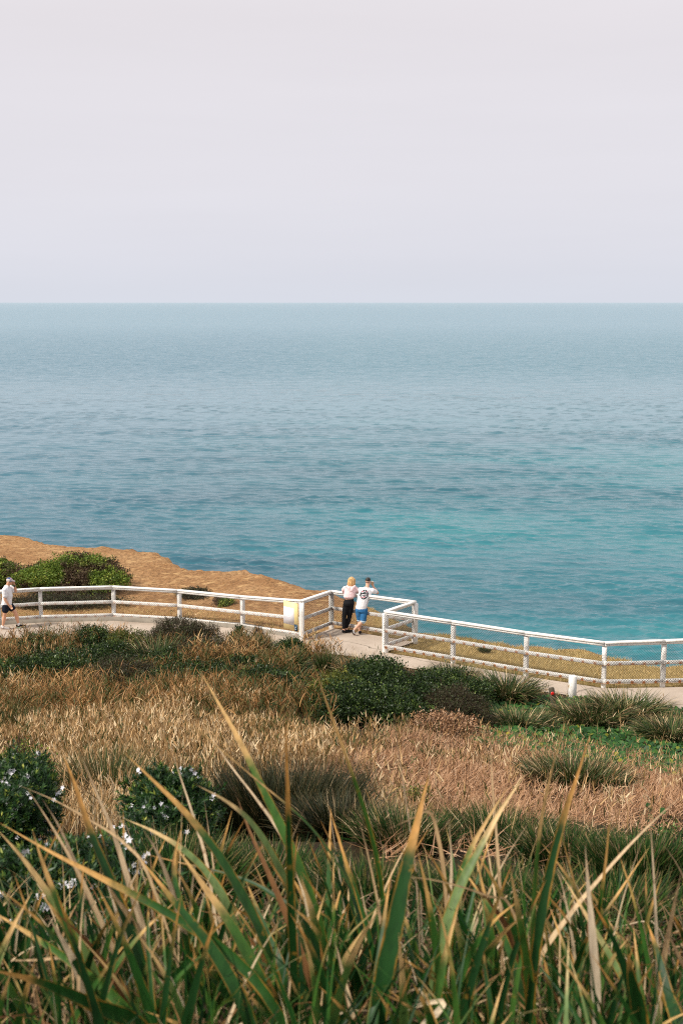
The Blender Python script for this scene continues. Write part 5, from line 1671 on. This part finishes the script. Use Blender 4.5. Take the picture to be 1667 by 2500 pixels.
# ------------------------------------------------------------------ plants: the tall strap leaves in front
K_ = 2500 / 2352
CL = [  # base x (displayed px), label
    (60, 'leftmost clump of long strap leaves at the front edge, arching over the white flowers'),
    (330, 'second clump from the left of tall green strap leaves with orange tips at the front'),
    (610, 'clump of leaning strap leaves right below the dark rush clump'),
    (880, 'clump with the broadest dark green upright leaf, below the lookout'),
    (1190, 'clump with two very tall orange tipped leaves rising toward the tussock at right'),
    (1480, 'rightmost clump of short green leaves and a thick dead stalk at the front edge')]
clumps = []
for i, (bx, lab) in enumerate(CL):
    g = ground(bx * K_, 3.2)
    g.z -= 0.02
    clumps.append((empty('strap_leaf_plant', g, lab, 'plant', 'strap leaved plants in the foreground'), g, [], []))
TR = [  # tip ... base in displayed pixels (1568 wide), width, distance, kind
    ([(462, 1545), (505, 1620), (552, 1705), (605, 1815), (660, 1930), (730, 2110)], 30, 3.3, 'g'),
    ([(715, 1510), (742, 1590), (770, 1670), (808, 1775), (845, 1890), (872, 2010), (890, 2200)], 15, 3.5, 'g'),
    ([(378, 1618), (470, 1690), (600, 1800), (690, 1875), (760, 1960), (830, 2100)], 12, 3.4, 'g'),
    ([(458, 1650), (520, 1745), (585, 1830), (650, 1925), (700, 2060)], 13, 3.5, 'd'),
    ([(655, 1650), (659, 1770), (663, 1900), (668, 2060), (676, 2260)], 26, 3.0, 'g'),
    ([(903, 1648), (920, 1760), (938, 1880), (955, 2010), (965, 2200)], 11, 3.6, 'd'),
    ([(1125, 1692), (1130, 1800), (1140, 1930), (1150, 2100)], 12, 3.6, 'd'),
    ([(1298, 1650), (1266, 1770), (1240, 1900), (1226, 2060), (1220, 2260)], 16, 3.3, 'g'),
    ([(1355, 1686), (1322, 1790), (1290, 1890), (1258, 2020), (1228, 2200)], 32, 3.0, 'g'),
    ([(1205, 1778), (1150, 1860), (1100, 1950), (1050, 2050), (1010, 2180)], 36, 3.2, 'p'),
    ([(1165, 1808), (1120, 1880), (1072, 1970), (1045, 2080)], 22, 3.4, 'g'),
    ([(985, 1778), (960, 1880), (935, 1985), (905, 2130), (870, 2310)], 56, 2.9, 'g'),
    ([(140, 1720), (172, 1800), (205, 1900), (250, 2010), (310, 2160), (350, 2300)], 36, 3.1, 'g'),
    ([(188, 1738), (222, 1820), (262, 1915), (300, 2040), (340, 2180)], 18, 3.4, 'd'),
    ([(285, 1728), (360, 1800), (430, 1870), (500, 1960), (570, 2080), (620, 2200)], 36, 3.1, 'g'),
    ([(40, 1802), (130, 1840), (215, 1888), (290, 1940), (350, 2030)], 11, 3.3, 'd'),
    ([(65, 1813), (115, 1890), (170, 1985), (230, 2110), (290, 2260)], 17, 3.3, 'd'),
    ([(98, 1835), (140, 1905), (180, 2000), (230, 2130)], 16, 3.5, 'd'),
    ([(0, 1890), (120, 1958), (250, 2025), (400, 2105), (540, 2205), (640, 2330)], 36, 2.9, 'g'),
    ([(-10, 1900), (60, 1980), (130, 2080), (200, 2200), (250, 2320)], 38, 3.1, 'p'),
    ([(75, 1905), (100, 1985), (140, 2090), (185, 2210)], 26, 3.0, 'g'),
    ([(390, 1710), (420, 1800), (452, 1900), (480, 2010)], 13, 3.6, 'd'),
    ([(452, 1803), (520, 1840), (580, 1892), (640, 1990), (690, 2120)], 26, 3.3, 'p'),
    ([(545, 1830), (570, 1900), (610, 1990), (665, 2120), (720, 2280)], 22, 3.1, 'b'),
    ([(325, 1975), (400, 2070), (480, 2170), (560, 2310)], 46, 2.9, 'g'),
    ([(400, 1938), (465, 2030), (540, 2140), (620, 2300)], 40, 3.0, 'g'),
    ([(-40, 2080), (60, 2140), (170, 2215), (300, 2330)], 34, 2.9, 'g'),
    ([(-30, 2225), (90, 2255), (220, 2310), (330, 2370)], 50, 2.75, 'g'),
    ([(-10, 2206), (80, 2205), (172, 2200), (186, 2240), (192, 2300)], 24, 3.0, 'd'),
    ([(760, 2420), (870, 2350), (950, 2312), (1016, 2300), (1000, 2330), (960, 2375)], 22, 2.75, 'd'),
    ([(1343, 1942), (1350, 2040), (1360, 2150), (1368, 2290)], 30, 2.9, 'd'),
    ([(1568, 1825), (1490, 1895), (1400, 1990), (1300, 2110), (1230, 2220)], 15, 3.3, 'd'),
    ([(1400, 1850), (1392, 1960), (1376, 2080), (1350, 2220)], 15, 3.4, 'g'),
    ([(1492, 1943), (1430, 2035), (1370, 2130), (1320, 2250)], 16, 3.3, 'g'),
    ([(1485, 2118), (1510, 2190), (1535, 2290), (1560, 2370)], 46, 2.9, 'g'),
    ([(1440, 2188), (1450, 2250), (1470, 2350)], 52, 2.8, 'g'),
    ([(1375, 2105), (1335, 2185), (1300, 2300)], 28, 3.1, 'g'),
    ([(1565, 1995), (1545, 2090), (1520, 2230)], 18, 3.1, 'd'),
    ([(1050, 1985), (1105, 2055), (1160, 2160), (1200, 2300)], 28, 3.1, 'g'),
    ([(1170, 1990), (1192, 2110), (1215, 2260)], 34, 3.0, 'g'),
    ([(755, 1850), (785, 1950), (825, 2070), (860, 2210)], 20, 3.2, 'g'),
    ([(823, 1878), (845, 1965), (870, 2090), (885, 2220)], 15, 3.4, 'd'),
    ([(1030, 1880), (1036, 1990), (1030, 2120)], 15, 3.4, 'd'),
    ([(890, 1905), (945, 1880), (985, 1865), (1005, 1920), (1022, 2040)], 12, 3.5, 'd'),
    ([(1108, 2160), (1115, 2240), (1128, 2340)], 22, 2.8, 'f'),
    ([(345, 2038), (340, 2150), (352, 2330)], 20, 2.9, 'f'),
    ([(592, 2225), (540, 2280), (480, 2350)], 12, 2.75, 'f'),
    ([(370, 2070), (378, 2190), (388, 2330)], 13, 2.9, 'f'),
    ([(230, 2000), (265, 2060), (300, 2110), (340, 2200)], 22, 3.2, 'd'),
    ([(110, 2100), (150, 2170), (180, 2230), (220, 2340)], 36, 3.0, 'd'),
    ([(120, 2090), (190, 2150), (250, 2230), (310, 2330)], 26, 3.0, 'b'),
    ([(690, 2010), (720, 2110), (745, 2240)], 40, 3.2, 'g'),
    ([(560, 2010), (600, 2110), (650, 2230)], 30, 3.2, 'g'),
    ([(770, 2160), (790, 2250), (810, 2340)], 26, 3.0, 'd'),
    ([(880, 2010), (1000, 2022), (1120, 2058), (1180, 2100)], 9, 3.2, 'd'),
    ([(1075, 2010), (1120, 2070), (1170, 2150)], 18, 3.3, 'b'),
    ([(285, 1880), (350, 1908), (420, 1950), (480, 2010), (530, 2100)], 26, 3.4, 'p'),
    ([(335, 1962), (430, 1985), (540, 2012), (620, 2050), (690, 2120)], 14, 3.3, 'g'),
    ([(215, 1925), (240, 2000), (270, 2090)], 20, 3.3, 'd'),
    ([(330, 1905), (365, 1965), (400, 2060), (430, 2180)], 20, 3.2, 'd'),
    ([(420, 1890), (400, 1990), (420, 2110)], 24, 3.2, 'g'),
    ([(1525, 2130), (1560, 2200), (1600, 2290)], 24, 2.9, 'd'),
    ([(1290, 2010), (1350, 2110), (1420, 2230), (1470, 2330)], 30, 3.1, 'p'),
]
for pts, wd, d, kind in TR:
    bx = pts[-1][0]
    ci = min(range(6), key=lambda i: abs(CL[i][0] - bx))
    dt = random.uniform(-0.2, 0.3)
    m = len(pts)
    P3 = [at_depth(x * K_, y * K_, d + dt * (1 - i / (m - 1))) for i, (x, y) in enumerate(pts)]
    last = P3[-1]
    gz = float(height(last.x, last.y))
    if last.z > gz + 0.03:
        dirx = (P3[-1] - P3[-2])
        f = (last.z - gz) / max(0.05, abs(dirx.z)) * 0.45
        P3.append(Vector((last.x + dirx.x * min(f, 1.6), last.y + dirx.y * 0.3, gz - 0.02)))
    wm = wd * K_ / F * d * 0.86
    r = random.random()
    rl = random.uniform(-0.5, 0.5) if wd > 20 else random.uniform(-1.0, 1.0)
    A = ribbon(P3, wm / max(0.75, math.cos(rl)), rl, random.uniform(0.1, 0.26),
               {'g': 0.15 + 0.6 * r, 'p': 0.85 + 0.15 * r, 'd': 0.58 + 0.42 * r, 'b': 0.05 + 0.3 * r, 'f': r}[kind], twist=random.uniform(-0.4, 0.4))
    if kind == 'g' and pts[0][1] < 1960:
        A[2]['v'] = np.clip(A[2]['v'] * 1.22, 0, 1)
    clumps[ci][{'g': 2, 'p': 2, 'd': 3, 'b': 3, 'f': 2}[kind]].append(A)
rr2 = random.Random(41)
for i, (t, g, gl, dl) in enumerate(clumps):
    for k in range(300 if 0 < i < 5 else 420):
        dead = k % 20 in (1, 3, 5, 7, 9, 11, 13, 15, 17)
        d = rr2.uniform(2.5, 4.3)
        bx = CL[i][0] * K_ + rr2.uniform(-200 if i else -480, 200 if i < 5 else 480)
        b = ground(bx, d, -0.02)
        az = rr2.uniform(0, math.tau)
        L = rr2.uniform(0.18, 0.50) if not dead else rr2.uniform(0.12, 0.46)
        ln = abs(rr2.gauss(0.26, 0.26)) if not dead else abs(rr2.gauss(0.5, 0.45))
        bd = rr2.uniform(0.1, 1.1) if not dead else rr2.uniform(0.2, 2.0)
        pts = []
        p = Vector(b)
        kink = rr2.random() < 0.35 and dead
        for j in range(6):
            pts.append(tuple(p))
            th = ln + bd * (j / 5) ** 1.4 + (1.1 if kink and j > 2 else 0)
            p = p + Vector((math.sin(th) * math.cos(az), math.sin(th) * math.sin(az), math.cos(th))) * (L / 5)
        wdm = rr2.uniform(0.006, 0.019) if not dead else rr2.uniform(0.003, 0.013)
        A = ribbon(pts[::-1], wdm, rr2.uniform(-1.2, 1.2), rr2.uniform(0.08, 0.3), rr2.random() ** (1.6 if not dead else 0.9), nseg=10, twist=rr2.uniform(-0.8, 0.8))
        A[2]['e'] = A[2]['e'] * (0.45 if wdm < 0.016 else 0.75)
        A[2]['v'] = A[2]['v'] * (0.80 if not dead else 1)
        (dl if dead else gl).append(A)
    for k in range(9):                                # pale dead stalks standing up through the leaves
        b = ground(CL[i][0] * K_ + rr2.uniform(-170, 170), rr2.uniform(2.9, 4.0), -0.02)
        az, L = rr2.uniform(0, math.tau), rr2.uniform(0.35, 0.68)
        ln, bd = abs(rr2.gauss(0.16, 0.16)), rr2.uniform(0, 0.7)
        pts, p = [], Vector(b)
        for j in range(6):
            pts.append(tuple(p))
            th = ln + bd * (j / 5) ** 1.6
            p = p + Vector((math.sin(th) * math.cos(az), math.sin(th) * math.sin(az), math.cos(th))) * (L / 5)
        A = ribbon(pts[::-1], rr2.uniform(0.005, 0.014), rr2.uniform(-1.0, 1.0), 0.2, rr2.uniform(0.6, 1.0), nseg=12, twist=rr2.uniform(-0.5, 0.5))
        A[2]['e'] = A[2]['e'] * 0.5
        dl.append(A)
    for k in range(34):                               # broad leaves standing among them
        d = rr2.uniform(2.65, 3.7)
        b = ground(CL[i][0] * K_ + rr2.uniform(-180, 180), d, -0.02)
        az = rr2.choice((math.pi, math.pi, 0.0)) + rr2.gauss(0, 0.9)
        L = rr2.uniform(0.30, 0.62)
        ln, bd = abs(rr2.gauss(0.22, 0.2)), rr2.uniform(0.1, 0.8)
        pts, p = [], Vector(b)
        for j in range(6):
            pts.append(tuple(p))
            th = ln + bd * (j / 5) ** 1.4
            p = p + Vector((math.sin(th) * math.cos(az), math.sin(th) * math.sin(az), math.cos(th))) * (L / 5)
        A = ribbon(pts[::-1], rr2.uniform(0.02, 0.036), rr2.uniform(-0.9, 0.9), rr2.uniform(0.1, 0.28), rr2.random() * 0.8, nseg=14, twist=rr2.uniform(-0.5, 0.5))
        A[2]['e'] = A[2]['e'] * 0.88
        gl.append(A)
    np_mesh('foliage', *join(gl), M['strap'], t, g, True)
    np_mesh('dead_foliage', *join(dl), M['strap_dead'], t, g, True)
B, px, py = scatter(9000, 2.4, 4.6, lambda px, py, x, d: 0.8 * smooth(0.35, 0.55, fbm(x, d, 2.5)))
n = len(B)
A = blade_arrays(B, RNG.uniform(0, math.tau, n), np.abs(RNG.normal(0.3, 0.3, n)), RNG.uniform(0.2, 1.6, n), RNG.uniform(0.10, 0.32, n), RNG.uniform(0.002, 0.005, n), nseg=5)
tag(np_mesh('fresh_grass', *A, M['fresh']), 'thin fresh green grass between the strap leaves at the front', 'grass', kind='stuff')
B, px, py = scatter(4500, 2.4, 5.0, lambda px, py, x, d: 0.9 + 0 * d)
n = len(B)
B[:, 2] += RNG.uniform(0, 0.12, n)
A = blade_arrays(B, RNG.uniform(0, math.tau, n), RNG.uniform(0.5, 1.6, n), RNG.uniform(0, 1.8, n), RNG.uniform(0.08, 0.26, n), RNG.uniform(0.003, 0.010, n), nseg=5)
tag(np_mesh('leaf_litter', *A, leaf_mat('darkened_straw', [(0, (0.035, 0.02, 0.01)), (0.6, (0.10, 0.055, 0.025)), (0.9, (0.26, 0.16, 0.08)), (1, (0.6, 0.44, 0.26))], trans=0.1)), 'tangle of dead straw at the foot of the strap leaves', 'dead grass', kind='stuff')  # straw colour darkened to paint shaded depth between the leaves
